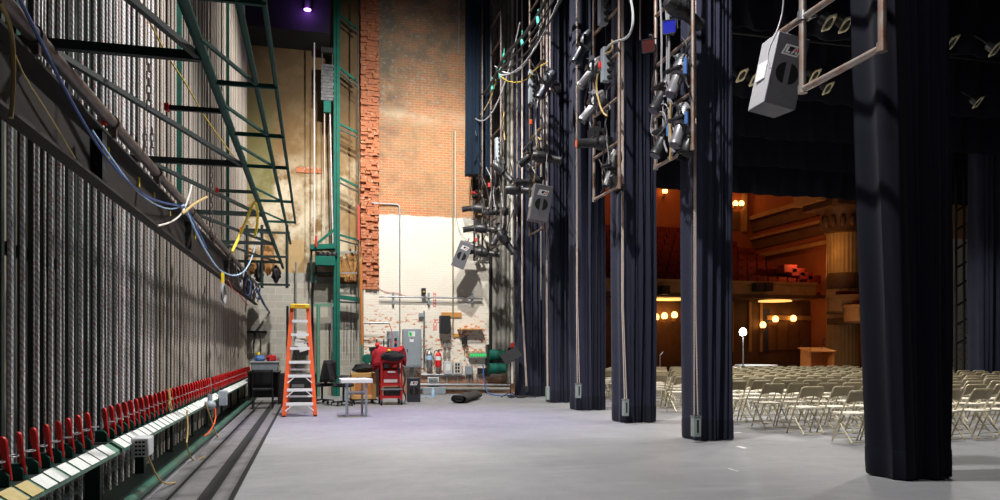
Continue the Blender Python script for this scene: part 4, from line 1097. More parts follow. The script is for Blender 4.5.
tag(mb.build('jacket', 'redcloth', solid=.02), 'red jacket draped over the top of the red tool cart', 'jacket')
mb = MB(); rr = random.Random(9); mb.sph((cxj + .05, y0 - .03, zt + .10), .2, 1.5, .7, .55, 16)
for v in mb.bm.verts: v.co += V((rr.uniform(-.03, .03), rr.uniform(-.03, .03), rr.uniform(-.03, .03)))
tag(mb.build('dark_sweater', 'blackfab'), 'bundled dark sweater stuffed in front of the red jacket', 'sweater')
mb = MB(); mb.sph((cxj - .05, y0 - .06, zt + .24), .05, 1, 1, .7, 8)
tag(mb.build('yellow_glove', 'yellow'), 'tiny yellow glove tucked on the red jacket', 'glove')
mb = MB(); mb.path(smoothpts([(x1 + .06, y0 + .2, .95), (x1 + .12, y0 + .1, .6), (x1 + .02, y0 + .05, .4), (x1 + .14, y0 + .15, .2), (x1 + .08, y0 + .05, .05)], 2), .02, 6)
tag(mb.build('black_cable', 'blkcable'), 'black cable dangling off the right side of the red cart', 'cable')
# dark hand truck/winch behind crate
p = PY(376, 358, 22.3)
t = thing('hand_winch', 'black upright winch frame with a red knob behind the wooden cabinet', 'winch', (p.x, 22.3, 0))
MB().bx(p.x - .16, p.x + .12, 22.2, 22.4, 0, p.z + .32).build('frame', 'black', t)
MB().bx(p.x - .2, p.x + .3, 22.2, 22.3, p.z + .2, p.z + .32).build('cross_head', 'black', t)
for xx in (.02, .22, .35): MB().tube((p.x + xx, 22.25, p.z + .3), (p.x + xx, 22.25, p.z + .55), .018).build('peg', 'black', t)
MB().sph((p.x + .03, 22.2, p.z + .38), .07).build('knob', 'markred', t)
MB().lathe([(.12, -.05), (.14, -.03), (.14, .03), (.12, .05)], (p.x - .26, 22.15, p.z - .02), 14, Matrix.Rotation(PI / 2, 3, 'X')).build('hand_wheel', 'teal', t)

# --- loudspeaker builder (dark floor one and grey hung ones)
def speaker(name, label, w, d, h, mat_, side, taper=.25, port=True, logo=True):
    t = thing(name, label, 'loudspeaker', (0, 0, 0))
    kw = dict(parent=t, local=True)
    mb = MB(); mb.prism([(-w / 2, -d / 2), (w / 2, -d / 2), (w / 2 * (1 - taper), d / 2), (-w / 2 * (1 - taper), d / 2)], 'z', 0, h)
    if side != mat_:
        o = mb.build('cabinet', [mat_, side], bevel=.012, **kw)
        for f in o.data.polygons:
            if abs(f.normal.x) > .6: f.material_index = 1
    else: mb.build('cabinet', mat_, bevel=.012, **kw)
    y = -d / 2
    if port:
        for sx in (-1, 1):
            mb = MB(); r = w * .30; cz = h * .46
            pts = [(sx * (.02 + r * math.cos(q)), cz + r * math.sin(q)) for q in [-PI / 2 * .93 + PI * .93 * k / 10 for k in range(11)]]
            mb.prism(pts, 'y', y - .006, y + .002); mb.build('port', 'hole', smooth=False, **kw)
    if logo:
        lw, lh, zc = w * .5, h * .075, h * .78
        sk = lambda x_, z_: (x_ + (z_ - zc) * .35, z_)
        q = MB(); e = lh * .16
        P = lambda pts, m_, nm, o_: MB().prism([sk(*p_) for p_ in pts], 'y', y - .004 - o_, y + .001).build(nm, m_, smooth=False, **kw)
        P([(-lw / 2, zc - lh), (lw / 2, zc - lh), (lw / 2, zc + lh), (-lw / 2, zc + lh)], 'mark', 'logo_plate', 0)
        P([(-lw * .40, zc - lh * .7), (lw * .42, zc - lh * .7), (lw * .42, zc + lh * .7), (-lw * .40, zc + lh * .7)], 'spkblk', 'logo_field', .002)
        P([(-lw * .36, zc - lh * .6), (-lw * .05, zc - lh * .6), (-lw * .05, zc - lh * .25), (-lw * .22, zc - lh * .25), (-lw * .22, zc + lh * .6), (-lw * .36, zc + lh * .6)], 'mark', 'logo_letter', .004)
        P([(lw * .0, zc - lh * .6), (lw * .15, zc + lh * .6), (lw * .27, zc + lh * .6), (lw * .4, zc - lh * .6), (lw * .28, zc - lh * .6), (lw * .23, zc - lh * .2), (lw * .17, zc - lh * .2), (lw * .12, zc - lh * .6)], 'mark', 'logo_letter', .004)
        P([(lw * .13, zc - lh * .1), (lw * .31, zc - lh * .1), (lw * .24, zc + lh * .5), (lw * .18, zc + lh * .5)], 'markred', 'logo_dot', .006)
    return t
p0, p1 = PF(407.3, 402.3), PF(421, 402.3)
w = p1.x - p0.x
s = speaker('floor_speaker', 'black loudspeaker standing on the floor right of the red cart', w, .42, PY(414, 378, p0.y).z, 'spkblk', 'spkblk', .2)
s.location = ((p0.x + p1.x) / 2, p0.y + .21, 0)
# ================================================================== CURTAIN LEGS
def curtain(pxl, pxr, Y, zb, zt, label, seed, flat=.3, amp=.055, depth=.5, mat_='cloth', lean=0.0, waves=9, name='curtain_leg', hem=True):
    Y -= depth * .9
    X0, X1 = PY(pxl, 348, Y + depth).x, PY(pxr, 348, Y).x - .05
    W = X1 - X0; rng = random.Random(seed)
    ph = [rng.uniform(0, 6.28) for _ in range(6)]
    NU = 168
    def outline(u, z):
        q = (z - zb) / (zt - zb)
        wob = .10 * math.sin(z * .55 + ph[0]) + .06 * math.sin(z * 1.3 + ph[1])
        low = math.exp(-max(0, z - zb) / .7)
        if u < .5:                                  # audience of the camera: front face, left to right
            s_ = u / .5
            k = max(0.0, min(1.0, (s_ - flat) / .08))
            fold = math.sin(2 * PI * waves * (s_ + .02 * wob) + ph[2]) * .65 + .5 * math.sin(2 * PI * waves * .43 * s_ + ph[3] + wob * 2)
            a_ = amp * (1 - .35 * low)
            x = X0 + W * s_ + .012 * math.sin(s_ * 31 + z)
            y = Y - fold * a_ * k - .02 * (1 - k) * math.sin(s_ * PI / max(flat, .01)) - .05 * low * k * math.sin(s_ * 11 + ph[4]) + .09 * max(0, .12 - s_) / .12
        elif u < .56:
            s_ = (u - .5) / .06; x = X1 + .03 * math.sin(s_ * PI); y = Y + .02 + (depth - .02) * s_
        elif u < .94:
            s_ = (u - .56) / .38; x = X1 - W * s_; y = Y + depth + .04 * math.sin(s_ * 40 + ph[5])
        else:
            s_ = (u - .94) / .06; x = X0 - .025 * math.sin(s_ * 2 * PI + z * .4); y = Y + depth - (depth - .09) * s_
        x -= lean * max(0, z) * (1 - (x - X0) / W * .7)
        return x, y
    zs_ = [zb + (zt - zb) * (k / 26) ** 1.15 for k in range(27)]
    t = thing(name, label, 'curtain', ((X0 + X1) / 2, Y + depth / 2, zb))
    mb = MB()
    z0 = zb + (.30 if hem else 0)
    zl = [z0] + [q for q in zs_ if q > z0 + .05]
    vs = mb.grid(NU, len(zl), lambda i, j: V((*outline(i / NU, zl[j]), zl[j])), True)
    if not hem: mb._face([v[0] for v in vs][::-1])
    mb._face([v[-1] for v in vs])
    mb.build('cloth', mat_, t)
    if hem:
        mb = MB(); hz = [zb, zb + .03, zb + .16, zb + .29, zb + .31]; gr = [.996, 1.012, 1.018, 1.012, .998]
        cx_, cy_ = (X0 + X1) / 2, Y + depth / 2
        def hf(i, j):
            x, y = outline(i / NU, hz[j]); return V((cx_ + (x - cx_) * gr[j], cy_ + (y - cy_) * gr[j], hz[j]))
        vs = mb.grid(NU, 5, hf, True); mb._face([v[0] for v in vs][::-1])
        h = mb.build('hem', 'cloth_hem' if mat_ == 'cloth' else 'cloth_black', t)
    return t
LEGS = [(866, 957, 7.28, 'nearest black curtain leg hanging at the right, almost unlit', .30, .006),
        (682, 736, 10.96, 'second nearest navy curtain leg, its grey weight hanging lowest', .30, .0),
        (612, 658, 13.83, 'navy curtain leg with the big hung lamp ladder on its left', .26, .0),
        (570, 607, 16.75, 'navy curtain leg fourth from the brick wall, its pale weight clear of the floor', .3, .0),
        (546, 575, 19.2, 'narrow navy curtain leg second from the brick wall', .3, .0),
        (515, 549, 21.7, 'farthest navy curtain leg, closest to the brick wall', .35, .0)]
for k, (a, b, Y, lab, fl, ln) in enumerate(LEGS):
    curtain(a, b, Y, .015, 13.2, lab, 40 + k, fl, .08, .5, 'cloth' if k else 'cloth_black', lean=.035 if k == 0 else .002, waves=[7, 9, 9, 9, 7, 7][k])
curtain(465, 494, 22.3, 6.55, 13.2, 'short deep blue curtain ending high up in front of the brick wall', 50, .2, .05, .4, 'cloth_teal', waves=6, name='short_curtain', hem=False)
# pull lines and steel weights
PL = [(695, 691.5, 700.5, 415.6, 436.6, 10.36, 'grey steel weight on a double line before the second nearest curtain leg'),
      (622.5, 622.4, 628.6, 399, 416, 13.22, 'grey steel weight on a double line before the curtain beside the lamp ladder'),
      (577, 575.4, 581.2, 383.5, 398, 16.12, 'pale grey weight hanging well above the floor, third of the row'),
      (546.8, 545.6, 549.4, 386.5, 400, 18.58, 'narrow grey weight at the edge of the second farthest curtain'),
      (522, 524.6, 528.4, 386, 392, 21.08, 'small dark weight on the line of the farthest curtain')]
for k, (px, a, b, c_, d_, Y, lab) in enumerate(PL):
    A, B = PY(a, d_, Y), PY(b, c_, Y); x0, x1, z0, z1 = A.x + .1 * (B.x - A.x), B.x - .1 * (B.x - A.x), max(A.z, .03), B.z
    t = thing('line_weight', lab, 'weight', ((x0 + x1) / 2, Y, z0), 'line weights before the curtain legs')
    m_ = 'greyweight' if k < 4 else 'black'
    MB().bx(x0, x1, Y - .05, Y + .06, z0, z1).build('sleeve', m_, t, bevel=.008)
    if k < 3:
        MB().bx((x0 + x1) / 2 - .012, (x0 + x1) / 2 + .016, Y - .056, Y - .048, z0 + .06, z1 - .06).build('slot', 'hole', t)
        MB().bx(x0 - .004, x1 + .004, Y - .054, Y + .064, z1 - .02, z1).build('rim', 'steel', t)
    top = PY(px, 348, Y).x
    for sx, xe in ((-1, x0 + .03), (1, x1 - .03)):
        zk = 2.0 + .2 * k
        MB().path([V((xe, Y, z1)), V((top + sx * .012, Y, zk)), V((top + sx * .010, Y, 12.8))], .011, 6).build('line', 'legrope', t)
for k, (px, a, b, Y, r) in enumerate(((693, -10, 60, 10.36, .012), (640, -10, 40, 13.2, .012), (517, -10, 240, 21.05, .015), (550, -10, 90, 18.5, .018), (541, -10, 300, 19.0, .012))):
    A, B = PY(px, a, Y), PY(px, b, Y)
    tag(MB().tube((A.x, Y, B.z), (A.x, Y, A.z), r, 6).build('drop_line', 'legrope'), ['pale line against the top of the second nearest curtain leg', 'pale line at the top of the curtain beside the lamp ladder', 'pale line against the farthest curtain leg', 'short pale line at the top of the second farthest curtain', 'long pale line left of the second farthest curtain'][k], 'line')

# ------------------------------------------------------------------ black borders overhead
def border(Y, x0, x1, zb, zt, label, seed, mat_='cloth_black'):
    rng = random.Random(seed); a = rng.uniform(0, 6)
    n = int((x1 - x0) / .1)
    mb = MB()
    mb.grid(n, 5, lambda i, j: V((x0 + (x1 - x0) * i / (n - 1), Y + .07 * math.sin(i * .9 + a + .4 * math.sin(i * .13)), zb + (zt - zb) * j / 4 + (.02 * math.sin(i * .21) if j == 0 else 0))))
    tag(mb.build('border_curtain', mat_, solid=.015), label, 'curtain', 'black borders over the stage')
border(12.1, 7.0, 25, 7.1, 13, 'nearest black border curtain above the folding chairs', 1)
border(14.9, 6.9, 26, 6.95, 13, 'second nearest black border curtain above the folding chairs', 2)
border(17.9, 6.9, 26.5, 7.0, 13, 'third nearest black border curtain above the folding chairs', 3)
border(20.4, 7.0, 26.5, 6.9, 13, 'black border curtain second from the proscenium', 4)
border(22.9, 7.2, 26.5, 6.62, 13.5, 'black border cutting off the view of the auditorium ceiling', 5)
# curtain and lamp ladder on the far side of the stage
curtain(968, 1010, 18.6, .015, 13, 'navy curtain leg on the far side of the stage, at the right edge', 61, .1, .09, .5, 'cloth', waves=8, name='curtain_leg')
t = thing('lighting_ladder', 'black lamp ladder silhouetted before the far side wall', 'lighting ladder', PY(960, 200, 20.0))
for px in (956, 964):
    p = PY(px, 300, 20.0); MB().tube((p.x, 20, .0), (p.x, 20, 6.9), .04, 8).build('post', 'blacksteel', t)
for k in range(8):
    A = PY(955, 345 - k * 19, 20.0); B = PY(966, 338 - k * 19, 20.0); MB().tube(A, B, .035, 8).build('rung', 'blacksteel', t)

# ================================================================== LIGHTING LADDERS
LX = 5.3
def lad(name, Yn, Yf, zb, nr, label, X=LX, mat_='rust', top=12.6, arm=None, r=.030, rung0=0):
    t = thing(name, label, 'lighting ladder', (X, (Yn + Yf) / 2, zb), 'pipe ladders hanging in the wings')
    for y in (Yn, Yf): MB().tube((X, y, zb), (X, y, top), r, 10).build('post', mat_, t)
    for k in range(nr):
        z = zb + k * .80
        ext = arm if (arm and k == 1) else 0
        MB().tube((X, Yn, z), (X, Yf + ext, z), r * .92, 10).build('rung', mat_, t)
    for y in (Yn, Yf): MB().lathe([(r * 1.3, -.04), (r * 1.3, .05)], (X, y, zb), 10).build('elbow', mat_, t)
    return t
lad('lighting_ladder', 6.20, 7.42, 4.30, 3, 'empty rusty pipe ladder hanging nearest the camera, loudspeaker on its arm', arm=.5, r=.04)
lad('lighting_ladder', 9.94, 11.16, 4.30, 9, 'pipe ladder of lamps hanging in front of the second nearest curtain leg')
lad('lighting_ladder', 12.65, 13.9, 4.30, 9, 'pipe ladder of lamps hanging left of the third curtain leg')
lad('lighting_ladder', 17.2, 18.4, 4.26, 9, 'pipe ladder with the hung grey loudspeaker before the middle curtains', mat_='pipe')
lad('lighting_ladder', 20.2, 21.4, 4.28, 9, 'narrow far pipe ladder between the loudspeaker ladder and the brick wall', X=5.0, mat_='pipe')
lad('lighting_ladder', 21.75, 22.9, 4.15, 9, 'farthest pipe ladder in front of the brick wall', X=4.82, mat_='pipe')

# ------------------------------------------------------------------ stage lights
def fixture(kind, C, yaw, pitch, label, mat_='fix', gel=None, sc_=1.0, up=.26):
    t = thing('stage_light', label, 'stage light', (0, 0, 0), 'stage lights on the pipe ladders')
    kw = dict(local=True)
    mb = MB(); mb.lathe([(.055, -.03), (.055, .03)], (0, 0, 0), 10, Matrix.Rotation(PI / 2, 3, 'X')); mb.bx(-.02, .02, -.02, .02, -.08, -.03); mb.tube((.04, 0, .0), (.11, 0, .0), .012, 6)
    mb.build('clamp', 'brightpipe' if mat_ == 'fixsilver' else 'blacksteel', t, **kw)
    yw = .14 if kind == 'ers' else .15
    mb = MB(); mb.bx(-.025, .025, -yw - .008, yw + .008, -.085, -.075)
    for s_ in (-1, 1): mb.bx(-.025, .025, s_ * yw - .006, s_ * yw + .006, -up - .02, -.08)
    mb.build('yoke', 'blacksteel', t, **kw)
    rx = Matrix.Rotation(PI / 2, 3, 'Y')      # lathe axis -> +x
    if kind == 'ers':
        prof = [(.05, -.34), (.095, -.32), (.13, -.22), (.135, -.06), (.12, -.02), (.12, .02), (.088, .04), (.085, .30), (.092, .31), (.092, .37), (.085, .375)]
        lens_x, lr = .372, .078
    else:
        prof = [(.045, -.24), (.085, -.22), (.095, -.12), (.125, -.02), (.13, .16), (.125, .17)]
        lens_x, lr = .165, .115
    body = MB().lathe(prof, (0, 0, 0), 18, rx).build('body', mat_, t, **kw)
    body.location = (0, 0, -up); body.rotation_euler = (0, pitch, 0)
    MB().lathe([(lr, lens_x), (lr, lens_x + .008)], (0, 0, 0), 16, rx).build('lens', gel if (gel and kind == 'ers') else 'glass', body, local=True)
    if kind == 'ers':
        mb = MB()
        for j in range(5): mb.lathe([(.138, -.20 + j * .03), (.138, -.19 + j * .03)], (0, 0, 0), 16, rx)
        mb.build('cooling_fin', mat_, body, local=True)
        MB().bx(-.02, .02, -.15, .15, .10, .16).build('shutter', 'blacksteel', body, local=True)
    if kind == 'par':
        mb = MB(); e = .018
        for (y0, y1, z0, z1) in ((-.16, .16, .14, .16), (-.16, .16, -.16, -.14), (-.16, -.14, -.16, .16), (.14, .16, -.16, .16)): mb.bx(.17, .19, y0, y1, z0, z1)
        mb.build('gel_frame', 'blacksteel', body, local=True)
        if gel: MB().bx(.176, .180, -.14, .14, -.14, .14).build('gel', gel, body, local=True)
        for s_ in (-1, 1): MB().bx(.165, .30, s_ * .15 - .004, s_ * .15 + .004, -.10, .10).build('barn_door', 'blacksteel', body, local=True) if not gel else None
    t.scale = (sc_,) * 3
    t.rotation_euler = (0, 0, yaw)
    t.location = V(C) + V((0, 0, up * sc_))
    return t
# (kind, px, py, X, yaw deg, pitch deg, label, material, gel)
FX = [
 ('par', 671, 29, 5.24, 232, 5, 'stage light with a bright blue gel on the lamp ladder', 'fix', 'gelblue'),
 ('par', 651, 47, 5.20, 225, 8, 'stage light with a dark red gel at the left of the lamp ladder', 'fix', 'gelred'),
 ('ers', 679, 75, 5.26, 200, 62, 'silver stage light pointing down inside the ladder, upper of two', 'fixsilver', None),
 ('ers', 682, 124, 5.26, 200, 66, 'silver stage light pointing down inside the ladder, lower of two', 'fixsilver', None),
 ('ers', 664, 92, 5.26, 190, 58, 'black stage light left of the upper silver one', 'fix', None),
 ('ers', 665, 136, 5.26, 190, 60, 'black stage light left of the lower silver one', 'fix', None),
 ('par', 688, 146, 5.28, 170, 70, 'black stage light over the bottom rung of the second ladder', 'fix', None),
 ('ers', 683, 12, 5.26, 15, 20, 'black stage light at the top of the second ladder', 'fix', None),
 ('ers', 584, 46, 5.30, 166, 62, 'dull grey stage light pointing down at the left of the third ladder', 'fixgrey', None),
 ('ers', 592, 72, 5.22, 166, 50, 'silver stage light aimed down-left beside the ribbed cable box', 'fixsilver', None),
 ('ers', 594, 106, 5.22, 166, 50, 'silver stage light aimed down-left below its twin', 'fixsilver', None),
 ('par', 599, 132, 5.22, 172, 4, 'black square-fronted stage light aimed left on the third ladder', 'fix', None),
 ('ers', 596, 143, 5.14, 172, 3, 'black stage light with an orange-red front aimed left', 'fix', 'gelorange'),
 ('ers', 612, 168, 5.26, 190, 72, 'black stage light pointing down low on the third ladder', 'fix', None),
 ('par', 616, 182, 5.30, 10, 50, 'black stage light at the bottom corner of the third ladder', 'fix', None),
 ('ers', 547, 84, 5.30, 166, 60, 'dark stage light pointing down on the loudspeaker ladder', 'fixgrey', None),
 ('par', 556, 89, 5.34, 256, 4, 'square-fronted stage light with a black lens facing the camera', 'fix', None),
 ('ers', 530, 156, 5.2, 180, 40, 'black stage light in tangled cables above the grey loudspeaker', 'fix', None),
 ('ers', 546, 158, 5.3, -14, 10, 'black stage light aimed right above the grey loudspeaker', 'fix', None),
 ('ers', 530, 182, 5.2, 172, 5, 'black stage light lying level just above the grey loudspeaker', 'fix', None),
 ('ers', 518, 190, 5.1, -14, 4, 'black stage light aimed right on the narrow far ladder', 'fix', None),
 ('ers', 503, 172, 5.0, -14, 45, 'upper black stage light on the narrow far ladder', 'fix', None),
 ('ers', 497, 212, 5.0, 172, 5, 'level black stage light on the narrow far ladder', 'fix', None),
 ('ers', 506, 242, 5.0, -14, 55, 'lowest black stage light on the narrow far ladder', 'fix', None),
 ('ers', 498, 234, 4.95, 200, 60, 'black stage light left of the lowest on the narrow ladder', 'fix', None),
 ('ers', 474, 208, 4.8, 172, 8, 'upper black stage light aimed left on the farthest ladder', 'fix', None),
 ('ers', 484, 209, 4.85, -14, 6, 'upper black stage light aimed right on the farthest ladder', 'fix', None),
 ('ers', 475, 228, 4.8, 172, 10, 'middle black stage light aimed left on the farthest ladder', 'fix', None),
 ('ers', 486, 229, 4.85, -14, 6, 'middle black stage light aimed right on the farthest ladder', 'fix', None),
 ('ers', 487, 253, 4.85, -14, 8, 'lowest black stage light aimed right on the farthest ladder', 'fix', None),
 ('ers', 474, 251, 4.8, 172, 10, 'lowest black stage light aimed left on the farthest ladder', 'fix', None),
]
for kind, px, py, X, yw, pt, lab, m_, gel in FX:
    fixture(kind, PX(px, py, X), R(yw), R(pt), lab, m_, gel, 1.0 if kind == 'ers' else .66)
# ribbed cable break-out boxes
def breakout(px, py, X, h, label, band=False):
    C = PX(px, py, X)
    t = thing('connector_box', label, 'connector box', C - V((0, 0, h / 2)))
    MB().box(C, (.16, .16, h)).build('case', 'grey' if not band else 'black', t, bevel=.01)
    n_ = max(3, int(h / .11))
    for k in range(n_):
        z = C.z - h / 2 + (k + .5) * h / n_
        MB().lathe([(.05, 0), (.05, .05), (.035, .07)], (C.x + .03, C.y - .08, z), 8, Matrix.Rotation(PI / 2, 3, 'X')).build('socket', 'black', t)
    MB().bx(C.x + .06, C.x + .14, C.y - .05, C.y + .05, C.z - .05, C.z + .05).build('bracket', 'steel', t)
    if band: MB().box((C.x, C.y, C.z - h * .3), (.19, .19, .08)).build('red_band', 'markred', t)['label'] = 'red band'
breakout(603, 8, 5.24, .62, 'ribbed grey connector box at the top of the third ladder')
breakout(606, 65, 5.24, .62, 'ribbed grey connector box midway down the third ladder')
breakout(532, 87, 5.2, .8, 'ribbed connector box on the loudspeaker ladder')
breakout(498, 152, 4.95, .75, 'ribbed connector box on the narrow far ladder')
breakout(474.5, 186, 4.8, .7, 'connector box with a red band on the farthest ladder', True)

def place_spk(s, h, C, e):
    m_ = Euler(e).to_matrix(); s.rotation_euler = e; s.location = V(C) - m_ @ V((0, 0, h / 2))
def hung(label, C, e, dark, w=.40, d=.44, h=.82):
    s = speaker('hung_speaker', label, w, d, h, 'spk', dark, .12)
    MB().tube((0, 0, h - .01), (0, 0, h + .14), .02).build('hanger', 'steel', s, local=True)
    MB().box((0, 0, h + .02), (.2, .06, .04)).build('top_bracket', 'steel', s, local=True)
    m2 = MB(); m2.bx(-w / 2 - .006, -w / 2 + .01, -.1, .12, h * .38, h * .64)
    if dark == 'spklit': m2.build('input_plate', 'mark', s, local=True)
    else: m2.build('input_plate', 'plastic_lite', s, local=True)
    place_spk(s, h, C, e); return s
hung('big grey loudspeaker hanging from the rusty pipe near the camera', PX(777.5, 76, 5.3), (R(4), R(11), R(-4)), 'spklit')
hung('grey loudspeaker hanging before the middle curtain legs', PX(539.5, 204, 4.95), (R(4), R(9), R(-4)), 'spk', .43, .44, .80)
hung('far grey loudspeaker hanging tilted against the whitewashed wall', PX(462.5, 255, 4.38), (R(8), R(22), R(-12)), 'spk', .40, .44, .80)
t = thing('pipe_clamp', 'steel clamp on the rusty arm above the big grey loudspeaker', 'clamp', PX(802.5, 15, 5.3))
p = PX(803, 16, 5.3)
MB().lathe([(.06, -.05), (.06, .05)], p, 10).build('collar', 'steel', t); MB().bx(p.x - .02, p.x + .10, p.y - .05, p.y + .05, p.z - .03, p.z + .03).build('jaw', 'steel', t); MB().tube(p + V((.1, 0, 0)), p + V((.16, 0, .02)), .02).build('bolt', 'steel', t)
cable('signal_cable', 'thin grey cable curving down to the big grey loudspeaker', 'cable', [PX(784, -10, 5.2), PX(783, 12, 5.2), PX(777, 32, 5.1), PX(769, 48, 5.02), PX(767, 60, 4.98), PX(770, 68, 4.96)], .010, 'grycable')
# ------------------------------------------------------------------ cables about the ladders
rng = random.Random(77)
sw = [((565, -6), (497, 72), .35, 'blkcable'), ((562, -8), (500, 75), .5, 'grycable'), ((555, -8), (496, 70), .7, 'blkcable'), ((556, -4), (498, 72), .15, 'blkcable'), ((497, 70), (471, 122), .2, 'blkcable'), ((500, 70), (475, 118), .5, 'blkcable'), ((520, 22), (475, 118), .9, 'grycable')]
for k, (a, b, d, m_) in enumerate(sw):
    P, Q = PX(*a, 5.2), PX(*b, 4.65)
    tag(MB().path(sag(P, Q, d, 16), .020, 6).build('swag_cable', m_), ['black cable swagged from the top toward the far ladders, nearest of the bunch', 'grey cable swagged from the top toward the far ladders', 'black cable drooping lowest in the swag toward the far ladders', 'taut black cable running down toward the far ladders', 'taut cable from the turquoise clips to the farthest ladder', 'drooping cable from the turquoise clips to the farthest ladder', 'long grey cable skipping the middle clips to the farthest ladder'][k], 'cable', 'cables swagged between the ladders')
cable('cable_bundle', 'thick black cable bundle running down through the turquoise clips to the far ladders', 'cable', [PX(552, -12, 5.15), PX(538, 16, 5.1), PX(522, 38, 5.05), PX(504, 56, 5.0), PX(492, 84, 4.9), PX(476, 104, 4.8), PX(469, 121, 4.7)], .045, 'blkcable', 1, 8)
cable('yellow_cable', 'yellow cable drooping between the turquoise clips and the loudspeaker ladder', 'cable', [PX(497, 70, 5.0), PX(504, 80, 5.0), PX(515, 83, 5.05), PX(527, 80, 5.1), PX(536, 68, 5.15), PX(548, 62, 5.2)], .012, 'yelrope')
cable('white_cable', 'white cable drooping under the turquoise clips', 'cable', [PX(495, 66, 5.0), PX(506, 74, 5.0), PX(518, 72, 5.0), PX(530, 58, 5.05), PX(538, 40, 5.1), PX(540, 25, 5.1)], .018, 'plastic_lite')
cable('tan_rope', 'tan rope looped from the farthest ladder to a turquoise clip', 'rope', [PX(467, 140, 4.6), PX(473, 118, 4.7), PX(480, 116, 4.8), PX(488, 104, 4.95), PX(494, 90, 5.0), PX(497, 72, 5.0)], .014, 'tanrope')
for k, (px, py) in enumerate(((538, 20), (522, 41), (504, 58), (500, 74), (492, 86), (475, 105), (468, 121))):
    C = PX(px, py, 5.1 - .04 * k)
    t = thing('cable_clip', f'turquoise cable clip on the swagged cables, {ordn(k + 1)} counting down from the top', 'clip', C, 'turquoise cable clips')
    MB().box(C, (.06, .10, .26), Euler((R(-20), 0, 0)).to_matrix()).build('clip_body', 'tealclip', t, bevel=.02)
    MB().tube(C + V((0, 0, .12)), C + V((0, -.04, .24)), .015).build('clip_hook', 'tealclip', t)
names_ = ['second ladder', 'third ladder', 'loudspeaker ladder', 'narrow far ladder', 'farthest ladder']
areas = [((656, 690), (-5, 150), 5.25, 9), ((583, 614), (55, 185), 5.22, 7), ((527, 548), (60, 185), 5.2, 9), ((493, 510), (100, 240), 4.95, 9), ((470, 488), (130, 255), 4.72, 9)]
for a_, ((xa, xb), (ya, yb), X, n_) in enumerate(areas):
    for k in range(n_):
        px = rng.uniform(xa, xb); py = rng.uniform(ya, yb - 25)
        pts = []
        L = rng.uniform(22, 60); bul = rng.uniform(-8, 8)
        for j in range(6): 
            q = j / 5; pts.append(PX(px + bul * math.sin(q * PI) + rng.uniform(-2, 2), min(py + L * q, yb + 8), X - .03 + rng.uniform(-.1, .08)))
        m_ = rng.choice(['blkcable', 'blkcable', 'grycable', 'blkcable', 'blkcable'])
        lab = f'{"grey" if m_ == "grycable" else "black"} lamp cable hanging in the {names_[a_]}'
        cable('lamp_cable', lab, 'cable', pts, .013, m_, 2, 5, group=lab.replace('cable hanging', 'cables hanging'))
# grey loops, ties and blue sleeves on the second ladder
C = PX(658, 124, 5.15)
for k in range(3):
    mb = MB(); mb.path([C + V((.03 * k, (.26 + .05 * k) * math.cos(2 * PI * j / 20), (.17 + .05 * k) * math.sin(2 * PI * j / 20) + .07 * k)) for j in range(21)], .012, 6)
    tag(mb.build('cable_loop', 'grycable'), ['small loop of grey cable on the lower left of the second ladder', 'middle loop of grey cable on the lower left of the second ladder', 'widest loop of grey cable on the lower left of the second ladder'][k], 'cable')
for k, px in enumerate((662, 667.5, 669.5)):
    cable('riser_cable', ['grey cable running down the second ladder, left of three', 'grey cable running down the second ladder, middle of three', 'grey cable running down the second ladder, right of three'][k], 'cable', [PX(px - 2, -8, 5.2), PX(px, 40, 5.2), PX(px - 1, 75, 5.2), PX(px + 1.5, 110, 5.2), PX(px + 1, 140, 5.2), PX(px + 5, 152, 5.2)], .016, 'grycable', 2)
cable('tan_rope', 'tan tie rope hanging down the middle of the second ladder', 'rope', [PX(671, 102, 5.18), PX(669.5, 120, 5.18), PX(671, 140, 5.18), PX(670, 160, 5.18)], .016, 'tanrope', 1)
for k, (px, a, b) in enumerate(((685.5, 58, 74), (686.5, 112, 124), (668, 125, 136))):
    tag(MB().tube(PX(px, a, 5.2), PX(px, b, 5.2), .03, 8).build('blue_sleeve', 'blue'), ['bright blue sleeve by the upper silver lamp', 'bright blue sleeve by the lower silver lamp', 'bright blue sleeve above the grey loops'][k], 'sleeve')
cable('thick_cable', 'pale grey cable looping from the top onto the third ladder', 'cable', [PX(629, -8, 5.2), PX(633, 10, 5.2), PX(633, 27, 5.2), PX(627, 39, 5.2), PX(616, 41, 5.2), PX(608, 46, 5.2), PX(603, 56, 5.2)], .022, 'plastic_lite')
for k, (pts, X) in enumerate((([(598, 74), (596, 85), (598, 98), (602, 112), (607, 116)], 5.15), ([(612, 40), (613, 50), (606, 54)], 5.2), ([(536, 130), (537, 155), (535, 175), (533, 190)], 5.15), ([(540, 128), (534, 134), (541, 140)], 5.15), ([(504, 112), (503, 128), (505, 140)], 4.95), ([(471, 134), (463, 140), (467, 132), (475, 128)], 4.8), ([(477, 158), (474, 170), (478, 178)], 4.8))):
    cable('tie_rope', ['yellow tie rope twisted between the silver lamps', 'yellow tie rope knotted on the third ladder post', 'yellow tie rope hanging to the grey loudspeaker', 'yellow tie rope knotted above the tangled cables', 'yellow tie rope knotted on the narrow far ladder', 'yellow tie rope looped left of the farthest ladder', 'yellow tie rope knotted on the farthest ladder'][k], 'rope', [PX(*q, X) for q in pts], .017, 'tanrope', 2)
